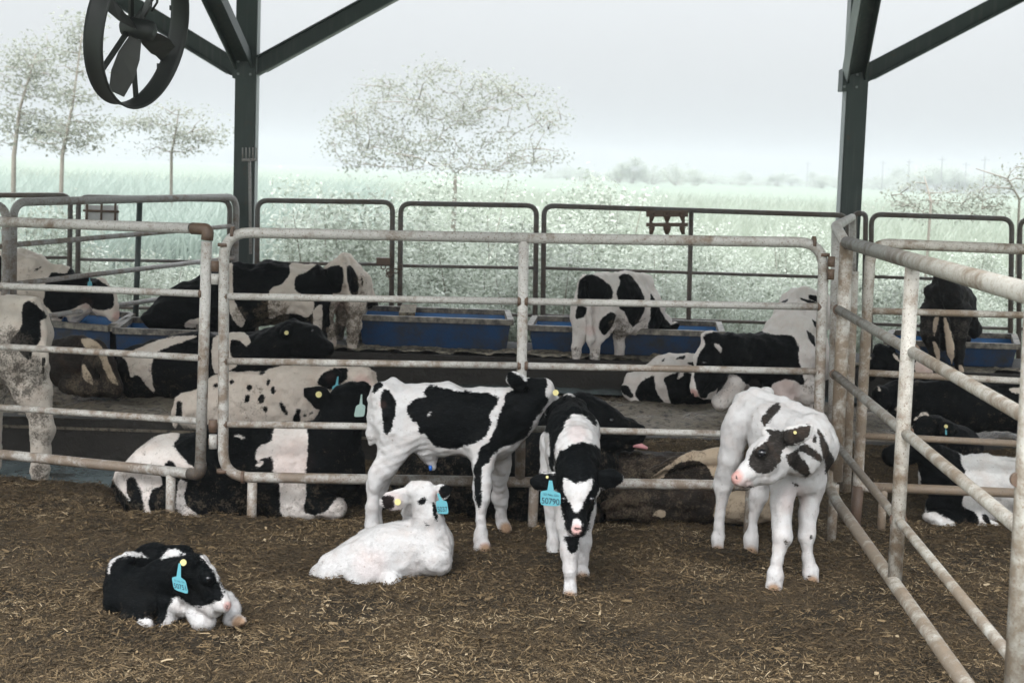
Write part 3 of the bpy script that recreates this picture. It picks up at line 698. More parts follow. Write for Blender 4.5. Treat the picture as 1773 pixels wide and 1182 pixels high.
        o = recentre(put(name, me, mat)); tag(o, label, cat, group); s.o = o; s.V = V; s.Q = Q; s.mat = mat; ALL.append(s)
        return o
    # parts
    def surf_depth(s, x, y):
        """depth of the skin under a frame point, as seen from the camera"""
        uv = proj(s.V); u, v = s.px(x, y); near = np.hypot(uv[:, 0] - u, uv[:, 1] - v) < 6.5 / max(1, s.D / 6)
        return s.V[near, 1].min() - s.D if near.any() else 0.0
    def eye(s, x, y, r, out=.35, sq=1.0):
        d = s.surf_depth(x, y); R_ = s.R(r); c_ = s.W(x, y, d + R_ * out); n = 16; m = MB(); V = []; F = []
        for i in range(n // 2 + 1):
            for j in range(n):
                a, b_ = math.pi * i / (n // 2), 2 * math.pi * j / n; V.append(c_ + R_ * np.array([math.sin(a) * math.cos(b_), math.cos(a), math.sin(a) * math.sin(b_) * sq]))
        for i in range(n // 2):
            for j in range(n): F.append((i * n + j, i * n + (j + 1) % n, (i + 1) * n + (j + 1) % n, (i + 1) * n + j))
        m.addm(V, F, True); m.build('eye', M_EYE, s.o)
    def button(s, x, y, r, mat=None, d=None):
        d = s.surf_depth(x, y) if d is None else d; c_ = s.W(x, y, d - .004)
        return MB().tube([c_ + np.array([0, .004, 0]), c_ - np.array([0, .004, 0])], s.R(r), 16).build('ear_button', mat or M_TAGY, s.o)
    def tagplate(s, quad, stalk, text=None, small=None, mat=None, d=None, skew=0):
        """quad: four corners of the plate (top-left, clockwise), stalk: its upper end"""
        if d is None: d = min(s.surf_depth(*stalk), s.surf_depth(sum(q_[0] for q_ in quad) / 4, sum(q_[1] for q_ in quad) / 4)) - .012
        c4 = [s.W(*q_, d) for q_ in quad]; st = s.W(*stalk, d); TLc, TRc, BRc, BLc = c4
        top = (TLc + TRc) / 2; w = TRc - TLc; n = np.array([0, -1.0, 0])
        def rnd(a, b, c_, f=.22):
            A, B = b + (a - b) * f, b + (c_ - b) * f; return [(1 - t) ** 2 * A + 2 * t * (1 - t) * b + t * t * B for t in (0, .5, 1)]
        sl, sr = top - w * .16, top + w * .16
        out = rnd(sl, TLc, BLc) + rnd(TLc, BLc, BRc) + rnd(BLc, BRc, TRc) + rnd(BRc, TRc, sr) + [sr + (st - top) * .12, st + w * .08, st - w * .08, sl + (st - top) * .12]
        N = len(out); V = [p_ + n * .0012 for p_ in out] + [p_ - n * .0012 for p_ in out]
        F = [tuple(range(N)), tuple(reversed(range(N, 2 * N)))] + [(i, i + N, (i + 1) % N + N, (i + 1) % N) for i in range(N)]
        m = MB().addm(V, F, False); t_ = m.build('ear_tag', mat or M_TAG, s.o)
        X = w / np.linalg.norm(w); Yv = (TLc + TRc - BLc - BRc); Yv /= np.linalg.norm(Yv); Zv = np.cross(X, Yv)
        def txt(body, cx, cy, width, height):
            cu = bpy.data.curves.new('tag_number', 'FONT'); cu.body = body; cu.align_x = 'CENTER'; cu.align_y = 'CENTER'; cu.size = 1; cu.offset = .008
            tmp = bpy.data.objects.new('tag_text', cu); me = bpy.data.meshes.new_from_object(tmp); bpy.data.objects.remove(tmp)
            o = bpy.data.objects.new('tag_number', me); COL.objects.link(o); me.materials.clear(); me.materials.append(M_INK); o.parent = t_
            pos = TLc + w * cx + (BLc - TLc) * cy + n * .0022
            ca_ = np.array([v_.co[:2] for v_ in me.vertices]); ex_ = ca_.max(0) - ca_.min(0); sx_, sy_ = width / ex_[0], height / ex_[1]
            me.transform(Matrix.Translation((-(ca_.max(0) + ca_.min(0))[0] / 2, -(ca_.max(0) + ca_.min(0))[1] / 2, 0)))
            me.transform(Matrix(((X[0] * sx_, Yv[0] * sy_, Zv[0], pos[0]), (X[1] * sx_, Yv[1] * sy_, Zv[1], pos[1]), (X[2] * sx_, Yv[2] * sy_, Zv[2], pos[2]), (0, 0, 0, 1))))
        W_, H_ = np.linalg.norm(w), np.linalg.norm(BLc - TLc)
        if text: txt(text, .5, .64, W_ * .88, H_ * .42)
        if small: txt(small, .52, .2, W_ * .74, H_ * .15)
        return t_
def hoofblobs(b, *pts, r=30):
    for x, y in pts: b.blob('hoof', x, y, r, 1)
# ---- the five calves on the bedding
# calf standing side-on, nuzzling
b = Beast('4', 6.72, .0065)
b.c((410, 205, 92, 0), (620, 283, 158, 0), .78).c((620, 283, 158, 0), (860, 305, 158, -.01), .74).ball(880, 330, 140, 0, .7)
b.c((385, 165, 60, -.06), (430, 130, 40, 0)).c((600, 150, 30, 0), (860, 190, 42, 0), .8)
b.L([(345, 140, 17, 0), (338, 200, 21, -.03), (342, 290, 24, -.05), (335, 350, 27, -.05), (325, 400, 14, -.05)], k=.012)
b.c((435, 260, 105, -.07), (465, 350, 98, -.07), .7).L([(462, 350, 92, -.08), (385, 520, 52, -.08), (348, 590, 38, -.08)], .8).L([(346, 575, 34, -.08), (337, 690, 25, -.07), (333, 775, 31, -.06), (336, 860, 33, -.06)], k=.02).L([(362, 490, 24, -.09), (345, 530, 20, -.09), (342, 560, 14, -.09)], k=.02)
b.L([(470, 340, 85, .1), (400, 520, 44, .12), (365, 600, 34, .14), (352, 700, 28, .15), (352, 800, 30, .16)])
b.L([(850, 400, 92, -.08), (848, 500, 50, -.12), (845, 590, 38, -.16), (843, 650, 37, -.18)], .85).L([(843, 650, 38, -.18), (838, 745, 23, -.2), (840, 830, 33, -.21), (850, 875, 35, -.22), (862, 897, 26, -.24)], k=.02)
b.L([(920, 430, 68, .06), (930, 540, 42, .12), (932, 640, 38, .17), (938, 725, 22, .18), (942, 770, 31, .19), (955, 797, 29, .17)], k=.02)
b.c((880, 300, 130, 0), (1000, 255, 108, .0), .62).c((1000, 250, 105, 0), (1085, 175, 80, .02), .65).c((1085, 165, 74, .02), (1120, 150, 62, .04), .8).c((1110, 165, 62, .04), (1190, 235, 42, .12), .8)
b.L([(1052, 140, 17, -.05), (1020, 118, 33, -.07), (990, 95, 28, -.09), (975, 75, 12, -.1)], .34, k=.01)
b.c((590, 420, 60, -.02), (606, 470, 26, 0)).c((606, 470, 24, 0), (618, 508, 8, 0))
b.b((330, 160), (345, 118), (372, 104), (390, 125), (352, 158)).b((372, 155), (410, 140), (450, 195), (445, 240), (420, 340), (395, 362), (382, 300), (378, 220))
b.b((568, 160), (600, 120), (700, 150), (850, 155), (930, 180), (905, 230), (880, 260), (890, 310), (860, 370), (800, 400), (740, 415), (650, 425), (600, 385), (580, 355), (552, 348), (555, 310), (520, 290), (488, 245), (500, 210), (545, 185), (592, 180))
b.b((955, 160), (1010, 140), (1060, 90), (1130, 70), (1155, 120), (1135, 160), (1165, 195), (1100, 270), (1060, 360), (1000, 395), (930, 420), (890, 450), (880, 490), (850, 495), (845, 550), (836, 620), (850, 640), (832, 715), (812, 650), (806, 560), (812, 500), (830, 450), (840, 410), (880, 390), (900, 350), (920, 270), (948, 215))
b.b((955, 55), (1000, 65), (1070, 120), (1050, 165), (1000, 160), (965, 120)).w((592, 255), (612, 245), (600, 280)).spot(575, 335, 14, 20)
hoofblobs(b, (862, 892), (957, 792), r=28); b.blob('pink', 385, 215, 16, .5).blob('pink', 860, 880, 22, .45).blob('dirt', 330, 380, 30, .35)
b.make('calf', 'black-and-white calf standing side-on at the gate, its head behind the front-facing calf', 'calf', M_CALF)
m = MB(); c_ = b.W(604, 500, -.03); m.tube([c_, c_ + np.array([.004, 0, -.022])], .008, 8); m.build('navel_clip', plain('clip_blue', (.02, .12, .45)), b.o)
b.button(1188, 160, 14, d=-.02)

# white calf lying with its back to the viewer
b = Beast('4', 6.03, .0062)
b.c((175, 1000, 98, -.02), (400, 930, 140, 0), .9).c((400, 930, 140, 0), (580, 880, 125, .02), .9).c((320, 905, 105, .08), (560, 840, 88, .10))
b.ball(310, 862, 58, .12).c((110, 1010, 62, 0), (160, 1040, 60, -.04)).c((250, 930, 80, .0), (320, 890, 70, .05))
b.ball(615, 890, 95, 0).c((610, 900, 90, .0), (625, 950, 65, -.01))
b.ball(300, 1015, 96, -.07, 1, 'd', .02).ball(420, 1045, 52, -.12, 1, 'd', .02).ball(628, 930, 84, -.05, 1, 'd', .02).L([(120, 945, 18, .0), (250, 868, 20, .03), (420, 800, 22, .05), (560, 755, 26, .05)], k=.035).ball(215, 900, 34, .04, 1, 'd', .03)
b.c((600, 850, 98, .02), (590, 735, 68, 0)).c((590, 735, 66, 0), (575, 650, 58, 0)).c((535, 622, 46, 0), (598, 628, 42, 0)).c((528, 588, 22, 0), (592, 592, 22, 0)).c((555, 640, 56, .03), (528, 705, 50, .2)).c((515, 660, 26, .02), (512, 720, 34, .10)).c((528, 705, 46, .2), (505, 760, 34, .32))
b.L([(515, 640, 22, -.01), (460, 655, 38, -.02), (410, 662, 36, -.02), (378, 672, 10, -.02)], .32, k=.012)
b.L([(620, 630, 20, 0), (660, 622, 30, 0), (700, 606, 14, .0)], .34, k=.012)
b.L([(70, 1040, 20, 0), (95, 1075, 14, -.06)])
b.b((545, 665), (570, 645), (590, 655), (560, 685)).b((612, 660), (632, 690), (642, 765), (622, 740)).b((568, 750), (602, 772), (596, 788)).b((372, 650), (392, 636), (442, 640), (440, 700), (400, 710)).b((645, 595), (720, 575), (716, 625), (652, 662))
b.blob('pink', 430, 665, 45, .22).blob('pink', 330, 960, 70, .12).blob('pink', 640, 640, 25, .25)
b.make('calf', 'all-white calf lying on the bedding with its back to the viewer and dark ears', 'calf', M_CALF)
b.button(453, 668, 15); b.tagplate([(630, 664), (682, 664), (691, 724), (638, 722)], (640, 628), '5037', None, d=-.05)
m = MB()

# calf facing the viewer
b = Beast('5', 6.12, .0062)
b.c((305, 275, 105, .48), (325, 350, 122, .15), .95).c((325, 350, 122, .15), (330, 430, 122, -.02)).c((320, 470, 118, .05), (330, 640, 96, -.05)).c((300, 420, 105, .4), (315, 500, 105, .1))
b.c((250, 260, 60, .5), (350, 240, 55, .5)).c((310, 190, 30, .4), (335, 260, 40, .1)).c((325, 660, 80, -.08), (325, 800, 45, -.12))
b.L([(283, 620, 68, -.08), (300, 780, 42, -.18), (314, 890, 36, -.22)]).L([(314, 890, 38, -.22), (313, 985, 24, -.235), (312, 1065, 32, -.24), (311, 1112, 34, -.25)], k=.02)
b.L([(392, 600, 62, .0), (390, 740, 38, .01), (382, 840, 34, .01)]).L([(382, 840, 33, .01), (374, 925, 22, .01), (372, 1000, 28, .0), (372, 1028, 28, .0)], k=.02)
b.L([(245, 400, 82, .36), (222, 600, 46, .34), (232, 720, 35, .34)]).L([(232, 720, 34, .34), (236, 835, 22, .31), (235, 912, 30, .29), (235, 945, 31, .28)], k=.02)
b.L([(360, 400, 80, .42), (345, 640, 45, .42), (345, 860, 27, .44), (345, 920, 30, .44)])
b.c((335, 430, 112, -.02), (348, 520, 84, -.2)).c((350, 480, 92, -.12), (350, 570, 80, -.24))
b.c((350, 570, 78, -.24), (352, 635, 76, -.28)).c((352, 630, 72, -.28), (346, 720, 50, -.33)).c((346, 720, 48, -.33), (345, 785, 42, -.36)).c((300, 560, 30, -.26), (400, 560, 30, -.26)).c((285, 620, 30, -.28), (418, 620, 30, -.28), k=.03)
b.L([(275, 565, 22, -.24), (225, 575, 36, -.23), (175, 575, 34, -.22), (140, 572, 12, -.22)], .34, k=.012)
b.L([(425, 560, 22, -.24), (470, 562, 38, -.23), (515, 558, 36, -.22), (548, 552, 12, -.22)], .34, k=.012)
b.b((215, 185), (285, 170), (340, 175), (395, 190), (432, 250), (440, 330), (380, 262), (330, 255), (298, 290), (268, 350), (250, 400), (245, 450), (240, 545), (212, 500), (222, 400), (215, 345), (188, 340), (195, 250))
b.b((252, 440), (300, 415), (350, 392), (400, 388), (455, 420), (475, 490), (470, 540), (455, 600), (440, 640), (425, 690), (410, 740), (398, 800), (375, 832), (330, 835), (296, 795), (282, 740), (275, 700), (258, 640), (236, 540))
b.w((282, 545), (330, 578), (370, 578), (418, 550), (424, 600), (390, 640), (370, 690), (345, 728), (320, 690), (300, 640), (278, 600)).w((335, 745), (355, 740), (370, 770), (368, 812), (330, 815), (320, 785))
b.b((120, 530), (262, 530), (262, 620), (120, 620)).b((440, 500), (565, 500), (565, 610), (440, 610)).b((285, 822), (362, 822), (355, 880), (325, 918), (295, 880)).w((425, 690), (448, 640), (455, 665), (430, 720)).spot(352, 792, 12, 4).spot(338, 790, 5).spot(358, 790, 5)
b.blob('pink', 345, 798, 24, .85).blob('pink', 345, 350, 40, .18)
hoofblobs(b, (311, 1112), (372, 1026), (235, 944), r=30); b.spot(311, 1122, 2.5, 16).spot(235, 957, 2.5, 14).spot(372, 1040, 2.5, 12)
b.make('calf', 'black-and-white calf walking towards the viewer with a white blaze and lowered head', 'calf', M_CALF)
b.eye(284, 655, 15, .45); b.eye(414, 655, 15, .45)
b.tagplate([(177, 616), (271, 626), (270, 688), (176, 683)], (224, 568), '50790', 'S2 No. Dn', d=-.385); b.button(208, 552, 6, d=-.31)

# white calf with its head turned back to the left
b = Beast('6', 6.36, .0065)
b.c((310, 225, 82, .25), (430, 320, 112, .1)).c((430, 320, 112, .1), (590, 385, 118, -.08)).c((590, 400, 115, -.08), (575, 560, 88, -.1)).c((330, 160, 30, .25), (470, 215, 34, .12)).c((470, 215, 34, .12), (640, 290, 40, -.06)).c((430, 400, 110, .1), (540, 470, 105, -.02))
b.ball(255, 235, 32, .22).ball(395, 165, 34, .3)
b.L([(270, 290, 75, .2), (225, 460, 58, .22), (195, 590, 43, .25)]).L([(192, 595, 40, .25), (178, 730, 22, .26), (172, 835, 30, .265), (171, 905, 34, .265)], k=.02)
b.L([(380, 480, 78, .25), (362, 630, 43, .26), (336, 735, 22, .27), (324, 835, 29, .27), (321, 908, 33, .265)], k=.025)
b.L([(480, 530, 78, -.1), (462, 690, 46, -.2), (468, 825, 44, -.25)]).L([(468, 830, 43, -.25), (444, 935, 25, -.28), (437, 1008, 35, -.29), (428, 1072, 38, -.3)], k=.02)
b.L([(605, 560, 72, -.08), (592, 710, 44, -.1), (583, 830, 37, -.12)]).L([(583, 830, 38, -.12), (590, 925, 25, -.13), (600, 990, 34, -.14), (608, 1035, 34, -.15)], k=.02)
b.c((610, 400, 110, -.1), (545, 445, 96, -.26)).c((545, 445, 94, -.26), (455, 445, 84, -.34))
b.c((445, 425, 80, -.36), (380, 462, 76, -.4)).c((380, 470, 70, -.4), (278, 560, 40, -.45)).c((440, 500, 62, -.36), (300, 575, 30, -.44)).c((400, 345, 22, -.36), (440, 345, 22, -.34)).ball(375, 425, 34, -.47)
b.L([(464, 372, 24, -.42), (515, 360, 36, -.455), (565, 342, 30, -.47), (606, 315, 9, -.475)], .36, k=.012)
b.b((370, 290), (378, 262), (430, 210), (458, 208), (460, 235), (430, 270), (395, 310), (385, 322))
b.b((318, 455), (340, 415), (390, 390), (420, 355), (380, 330), (435, 330), (480, 340), (590, 305), (608, 325), (570, 395), (500, 405), (470, 430), (462, 480), (430, 520), (390, 538), (350, 542), (316, 500))
b.b((488, 452), (530, 424), (582, 392), (604, 412), (640, 438), (660, 470), (640, 488), (600, 450), (560, 430), (540, 440), (592, 490), (602, 540), (580, 560), (540, 530), (498, 490))
b.b((628, 318), (662, 360), (692, 430), (716, 490), (692, 520), (668, 545), (664, 480), (648, 420), (638, 370)).b((608, 358), (630, 362), (627, 397), (606, 385)).b((510, 575), (545, 590), (550, 600), (535, 595)).b((268, 590), (300, 600), (345, 590), (345, 594), (300, 605)).spot(484, 855, 10).spot(602, 832, 6, 9).spot(255, 552, 7, 10)
b.blob('pink', 250, 552, 34, .9).blob('pink', 300, 590, 30, .35).blob('pink', 520, 650, 60, .15).blob('dirt', 484, 855, 22, .5)
hoofblobs(b, (428, 1076), (608, 1040), r=28); hoofblobs(b, (171, 908), (321, 912), r=36); b.spot(428, 1088, 2.5, 16).spot(175, 920, 2.5, 16).spot(324, 924, 2.5, 16)
b.make('calf', 'mostly white calf with a grey eye patch, turning its head back towards the other calves', 'calf', M_CALF_G, rough_amt=.8)
b.eye(374, 440, 19, .2); b.button(528, 345, 7)

# curled-up black calf
b = Beast('7', 5.47, .0055)
b.c((450, 700, 205, 0), (820, 690, 185, -.05), .95).c((400, 800, 150, -.05), (620, 880, 140, -.1)).c((420, 540, 135, .08), (680, 440, 150, .18)).c((680, 440, 150, .18), (930, 440, 125, .18)).c((340, 560, 60, .02), (470, 440, 60, .03))
b.c((800, 620, 190, -.05), (1010, 600, 145, -.16)).c((1020, 560, 140, -.18), (1110, 590, 130, -.22)).c((1110, 600, 125, -.22), (1290, 850, 66, -.28)).c((1040, 720, 140, -.18), (1230, 870, 80, -.25)).c((1000, 480, 85, -.14), (1090, 480, 80, -.18)).c((1090, 440, 40, -.2), (1220, 620, 48, -.25)).ball(1160, 600, 62, -.29)
b.L([(1010, 430, 40, -.22), (985, 480, 62, -.26), (960, 560, 58, -.27), (945, 620, 20, -.26)], .34, k=.012)
b.c((880, 860, 120, -.1), (760, 1010, 55, -.16)).c((850, 800, 130, -.1), (960, 860, 90, -.16)).c((1060, 920, 100, -.2), (1120, 980, 88, -.22)).c((1130, 980, 80, -.22), (1180, 985, 55, -.22)).L([(1340, 790, 72, -.1), (1385, 860, 62, -.12), (1370, 960, 60, -.16)]).c((1370, 960, 58, -.16), (1425, 990, 50, -.2)).c((1425, 985, 50, -.2), (1470, 985, 36, -.22))
b.c((470, 960, 75, -.14), (640, 1010, 60, -.18)).c((330, 900, 90, -.05), (480, 980, 60, -.12))
b.w((288, 560), (305, 440), (350, 395), (470, 370), (570, 395), (665, 438), (560, 422), (460, 410), (380, 435), (322, 480), (302, 570)).w((750, 432), (800, 372), (880, 355), (985, 400), (900, 410), (800, 440))
b.w((1110, 410), (1150, 400), (1225, 480), (1255, 600), (1300, 720), (1390, 850), (1350, 960), (1200, 950), (1000, 900), (960, 905), (945, 1000), (690, 1080), (800, 980), (825, 860), (890, 755), (940, 800), (1020, 850), (1100, 870), (1190, 835), (1285, 800), (1305, 750), (1240, 600), (1200, 520), (1130, 450))
b.w((900, 900), (1310, 930), (1290, 720), (1400, 690), (1560, 1080), (900, 1090)).w((425, 990), (500, 1040), (560, 970), (690, 955), (700, 1080), (480, 1090))
b.blob('pink', 1342, 850, 34, .8).spot(1338, 850, 14, 18).blob('hoof', 1440, 1005, 62, 1).blob('dirt', 670, 1000, 40, .4).blob('dirt', 1100, 420, 40, .2)
b.make('calf', 'black calf curled up on the bedding with a white muzzle resting on its legs', 'calf', M_CALF, True)
b.eye(1168, 612, 25, .12); b.button(950, 472, 27)
b.tagplate([(848, 600), (968, 628), (996, 750), (868, 708)], (918, 480), '50751', '27. No. Dn')
# ---- cattle behind the gates
# black-and-white cow lying against the left gate
b = Beast('2', 7.34, .009, zmin=-.09)
b.c((430, 745, 205, 0), (820, 710, 288, 0), .78).c((820, 710, 288, 0), (1250, 690, 290, 0), .78).c((1250, 690, 280, 0), (1480, 660, 230, -.02), .8).c((300, 760, 130, .05), (470, 620, 150, .05)).c((480, 560, 90, .02), (1300, 470, 60, .02))
b.c((350, 860, 130, -.05), (620, 900, 120, -.12)).c((500, 880, 125, -.06), (900, 880, 140, -.08)).c((1350, 880, 100, -.14), (1540, 915, 62, -.18)).c((1180, 900, 95, -.12), (1400, 930, 60, -.16))
b.c((1440, 600, 210, 0), (1580, 380, 135, -.02)).c((1570, 330, 128, -.02), (1610, 255, 112, 0)).c((1610, 270, 100, 0), (1730, 330, 62, .2)).ball(1600, 190, 45, 0)
b.L([(1500, 260, 32, -.04), (1430, 240, 56, -.07), (1375, 212, 36, -.08), (1345, 195, 14, -.08)], .34, k=.012).L([(1640, 200, 30, 0), (1700, 190, 40, .02), (1740, 180, 14, .02)], .4)
b.L([(200, 700, 22, .1), (165, 780, 22, .05), (200, 880, 20, 0), (250, 940, 16, -.02)])
b.w((140, 720), (200, 640), (480, 430), (545, 430), (580, 480), (530, 520), (560, 580), (640, 660), (690, 690), (560, 690), (530, 620), (480, 640), (450, 720), (470, 780), (400, 800), (370, 900), (430, 990), (355, 960), (345, 820), (290, 720), (240, 740), (250, 830), (275, 885), (200, 800)).w((556, 735), (625, 760), (590, 830), (610, 900), (740, 1010), (550, 1000))
b.w((1150, 390), (1362, 390), (1355, 600), (1345, 720), (1350, 850), (1325, 940), (1400, 970), (1490, 930), (1530, 850), (1610, 860), (1625, 1020), (1500, 1030), (1190, 1020), (1190, 760), (1140, 690), (1150, 600), (1080, 610), (1040, 640), (1042, 540), (1140, 520)).spot(1060, 650, 30, 14, -.6, 0).spot(940, 480, 30, 8, .2, 0)
b.blob('dirt', 330, 560, 60, .3).blob('pink', 1260, 620, 120, .15)
b.make('cow', 'black cow with a white band round its body, lying with head turned away', 'cow', M_COW_W, True)
b.button(1425, 222, 19); b.tagplate([(1655, 290), (1712, 290), (1705, 358), (1640, 360)], (1688, 222), None, None, M_TAGG, d=-.16)

# spotted cow behind it
b = Beast('2', 8.02, .010, zmin=.0)
b.c((660, 320, 120, 0), (900, 290, 190, 0), .8).c((900, 290, 195, 0), (1300, 260, 205, 0), .8).c((1300, 260, 200, 0), (1450, 230, 165, 0), .8).c((600, 280, 60, 0), (560, 330, 30, -.02))
b.c((1430, 180, 130, 0), (1560, 130, 88, -.05)).c((1560, 130, 85, -.05), (1690, 130, 84, -.08)).c((1690, 130, 78, -.08), (1760, 230, 50, -.12)).c((1600, 250, 80, -.05), (1700, 260, 60, -.08))
b.L([(1560, 100, 25, -.12), (1510, 110, 45, -.15), (1450, 135, 34, -.16), (1420, 155, 12, -.16)], .36, k=.012)
b.L([(560, 250, 20, 0), (540, 320, 16, -.03), (545, 420, 14, -.04)])
b.c((1000, 330, 200, 0), (1300, 430, 150, .0), .8)
for x, y, rx, ry, a in ((1080, 90, 20, 12, -.3), (890, 145, 18, 18, 0), (1000, 180, 20, 20, .3), (985, 248, 17, 26, .2), (1075, 245, 22, 30, .4), (1145, 195, 14, 28, 0), (1115, 150, 12, 22, .2), (1100, 312, 16, 20, 0), (1205, 300, 15, 42, -.4), (1225, 330, 10, 22, -.3), (1300, 325, 18, 22, .5), (1290, 368, 26, 30, 0), (1440, 380, 40, 10, -.4), (795, 165, 14, 14, 0), (1340, 350, 10, 12, 0), (1390, 330, 22, 6, -.4)): b.spot(x, y, rx, ry, a)
b.b((1405, 155), (1450, 90), (1520, 55), (1605, 85), (1605, 125), (1540, 165), (1500, 195), (1440, 175)).b((552, 255), (590, 262), (584, 380), (545, 380)).b((1540, 60), (1600, 60), (1610, 90), (1540, 80))
b.blob('pink', 1690, 150, 50, .35).blob('pink', 1500, 120, 30, .3).blob('dirt', 1020, 350, 110, .35).blob('dirt', 1050, 195, 40, .45)
b.make('cow', 'cream cow with small black spots lying behind the left hinge posts', 'cow', M_COW, False)
b.tagplate([(1508, 172), (1562, 165), (1575, 200), (1508, 212)], (1543, 112), None, None, M_TAG)

# black cow behind the standing calves
b = Beast('0', 7.56, .010, zmin=-.09)
b.c((665, 862, 50, 0), (770, 832, 82, 0), .85).c((770, 832, 82, 0), (900, 820, 98, 0), .85).c((900, 820, 98, 0), (985, 815, 95, 0), .85).c((600, 880, 28, -.05), (680, 880, 38, -.05)).c((980, 880, 34, -.12), (1030, 890, 20, -.15))
b.c((960, 770, 70, 0), (1010, 728, 44, -.08)).c((1008, 720, 37, -.08), (1040, 735, 36, -.1)).c((1040, 732, 33, -.1), (1098, 752, 20, -.12)).c((1030, 755, 30, -.1), (1090, 772, 10, -.12)).c((1098, 748, 17, -.12), (1110, 745, 12, -.12)).ball(1010, 697, 16, -.08)
b.L([(985, 700, 7, -.1), (968, 706, 12, -.12), (952, 712, 4, -.12)], .4)
b.w((632, 790), (656, 786), (654, 800), (630, 800)).blob('pink', 1118, 776, 1, 0)
b.make('cow', 'black cow lying behind the standing calves, nose pointing right and tongue showing', 'cow', M_COW, True)
m = MB(); m.tube([b.W(1092, 770, -.13), b.W(1108, 771, -.14), b.W(1121, 776, -.14)], [.012, .016, .008], 10); m.build('tongue', plain('tongue', (.55, .25, .26), .4), b.o)
b.eye(1058, 727, 4.5, .4)

# muddy brown cow lying on its side
b = Beast('0', 7.5, .010, zmin=-.09)
b.c((1040, 850, 48, .02), (1130, 845, 58, .02), .85).c((1130, 845, 58, .02), (1290, 848, 58, .0), .85).L([(1120, 822, 9, -.16), (1160, 803, 10, -.13), (1200, 792, 13, -.08), (1250, 790, 18, -.04)], k=.02).c((1060, 800, 20, .05), (1180, 806, 24, .05)).c((1250, 870, 38, -.06), (1320, 868, 38, -.05))
b.L([(1180, 868, 24, -.14), (1100, 862, 14, -.17), (1048, 876, 11, -.18)], k=.02).L([(1190, 885, 22, -.12), (1120, 888, 15, -.17), (1060, 893, 10, -.18)], k=.02).c((1080, 865, 12, -.16), (1130, 846, 7, -.17)).c((1200, 860, 40, -.1), (1215, 880, 30, -.12))
b.w((1122, 828), (1152, 810), (1172, 792), (1212, 774), (1262, 770), (1270, 835), (1238, 832), (1222, 802), (1200, 796), (1176, 800), (1158, 812), (1148, 826), (1136, 832)).w((1232, 905), (1240, 868), (1262, 850), (1340, 840), (1345, 910)).w((1128, 892), (1136, 882), (1154, 884), (1150, 896))
b.blob('dirt', 1110, 812, 40, .5).blob('dirt', 1080, 875, 60, .5).blob('dirt', 1150, 850, 60, .4).blob('dirt', 1290, 860, 60, .42).blob('dirt', 1190, 795, 45, .4)
b.make('cow', 'muddy brown-and-tan cow lying stretched out behind the gate beside the white calf', 'cow', M_COW_T, True)

# cow lying in the middle distance, rump to the left
b = Beast('8', 9.85, .012, zmin=.19)
b.c((560, 880, 105, 0), (760, 850, 165, .02), .85).c((760, 850, 165, .02), (1020, 850, 165, .05), .85).c((740, 740, 50, .02), (890, 730, 45, .04)).c((490, 900, 55, 0), (540, 960, 25, -.05)).c((1000, 900, 110, 0), (1150, 900, 90, 0))
b.b((555, 860), (600, 830), (650, 810), (655, 900), (690, 960), (745, 1015), (560, 985), (525, 930)).b((700, 830), (780, 795), (900, 800), (905, 960), (1030, 960), (1000, 1030), (760, 1020), (738, 950), (720, 880)).b((768, 712), (850, 685), (830, 718)).b((840, 740), (900, 725), (905, 765)).b((435, 880), (480, 868), (532, 960), (455, 930)).w((785, 840), (815, 780), (830, 820)).b((690, 720), (720, 705), (700, 740))
b.blob('dirt', 600, 990, 60, .3)
b.make('cow', 'black-and-white cow lying on the feed platform with its rump towards the eating heifer', 'cow', M_COW_W)

# cow lying with its head down, white shoulder
b = Beast('8', 9.45, .011, zmin=.19)
b.c((1250, 700, 120, -.05), (1420, 700, 180, .05), .9).c((1420, 700, 190, .1), (1540, 640, 180, .35), .9).c((1470, 560, 150, .2), (1550, 420, 140, .5)).c((1550, 400, 130, .5), (1660, 430, 130, .7)).c((1450, 840, 130, 0), (1560, 900, 110, .05)).c((1600, 700, 130, .35), (1680, 760, 90, .5)).c((1400, 620, 70, .05), (1560, 480, 60, .3))
b.c((1300, 680, 125, -.05), (1120, 680, 115, -.18), .85).c((1120, 680, 110, -.18), (1010, 640, 78, -.22), .85).c((1000, 620, 62, -.23), (970, 740, 84, -.26)).c((970, 740, 80, -.26), (905, 905, 44, -.34)).c((1020, 800, 78, -.22), (950, 920, 44, -.3)).c((960, 590, 38, -.24), (1020, 580, 30, -.2))
b.L([(1010, 620, 14, -.34), (1040, 640, 24, -.36), (1055, 680, 10, -.36)], .4, k=.012)
b.c((1120, 870, 75, -.1), (1060, 980, 55, -.15)).c((1180, 840, 60, -.08), (1120, 900, 60, -.1)).c((1400, 900, 80, -.05), (1440, 990, 60, -.08)).c((1560, 960, 60, .1), (1590, 1010, 45, .05))
b.b((940, 575), (990, 548), (1240, 520), (1380, 570), (1500, 562), (1540, 640), (1530, 700), (1560, 800), (1575, 885), (1480, 830), (1380, 862), (1360, 905), (1210, 872), (1160, 810), (1100, 812), (1090, 860), (1040, 925), (930, 968), (892, 850), (890, 800), (920, 680), (968, 625)).b((1400, 372), (1470, 342), (1465, 372)).b((1528, 338), (1600, 348), (1655, 372), (1600, 378)).b((1588, 318), (1655, 325), (1655, 372), (1600, 348)).b((1578, 530), (1632, 570), (1642, 645), (1600, 602)).b((1608, 462), (1650, 490), (1645, 535)).b((1640, 640), (1660, 640), (1650, 760))
b.w((1005, 615), (1060, 625), (1062, 690)).blob('pink', 884, 935, 34, .85).spot(886, 935, 10, 12).blob('pink', 1450, 920, 80, .3).blob('dirt', 1120, 930, 90, .3).blob('dirt', 1610, 880, 60, .45).blob('dirt', 1560, 790, 50, .2)
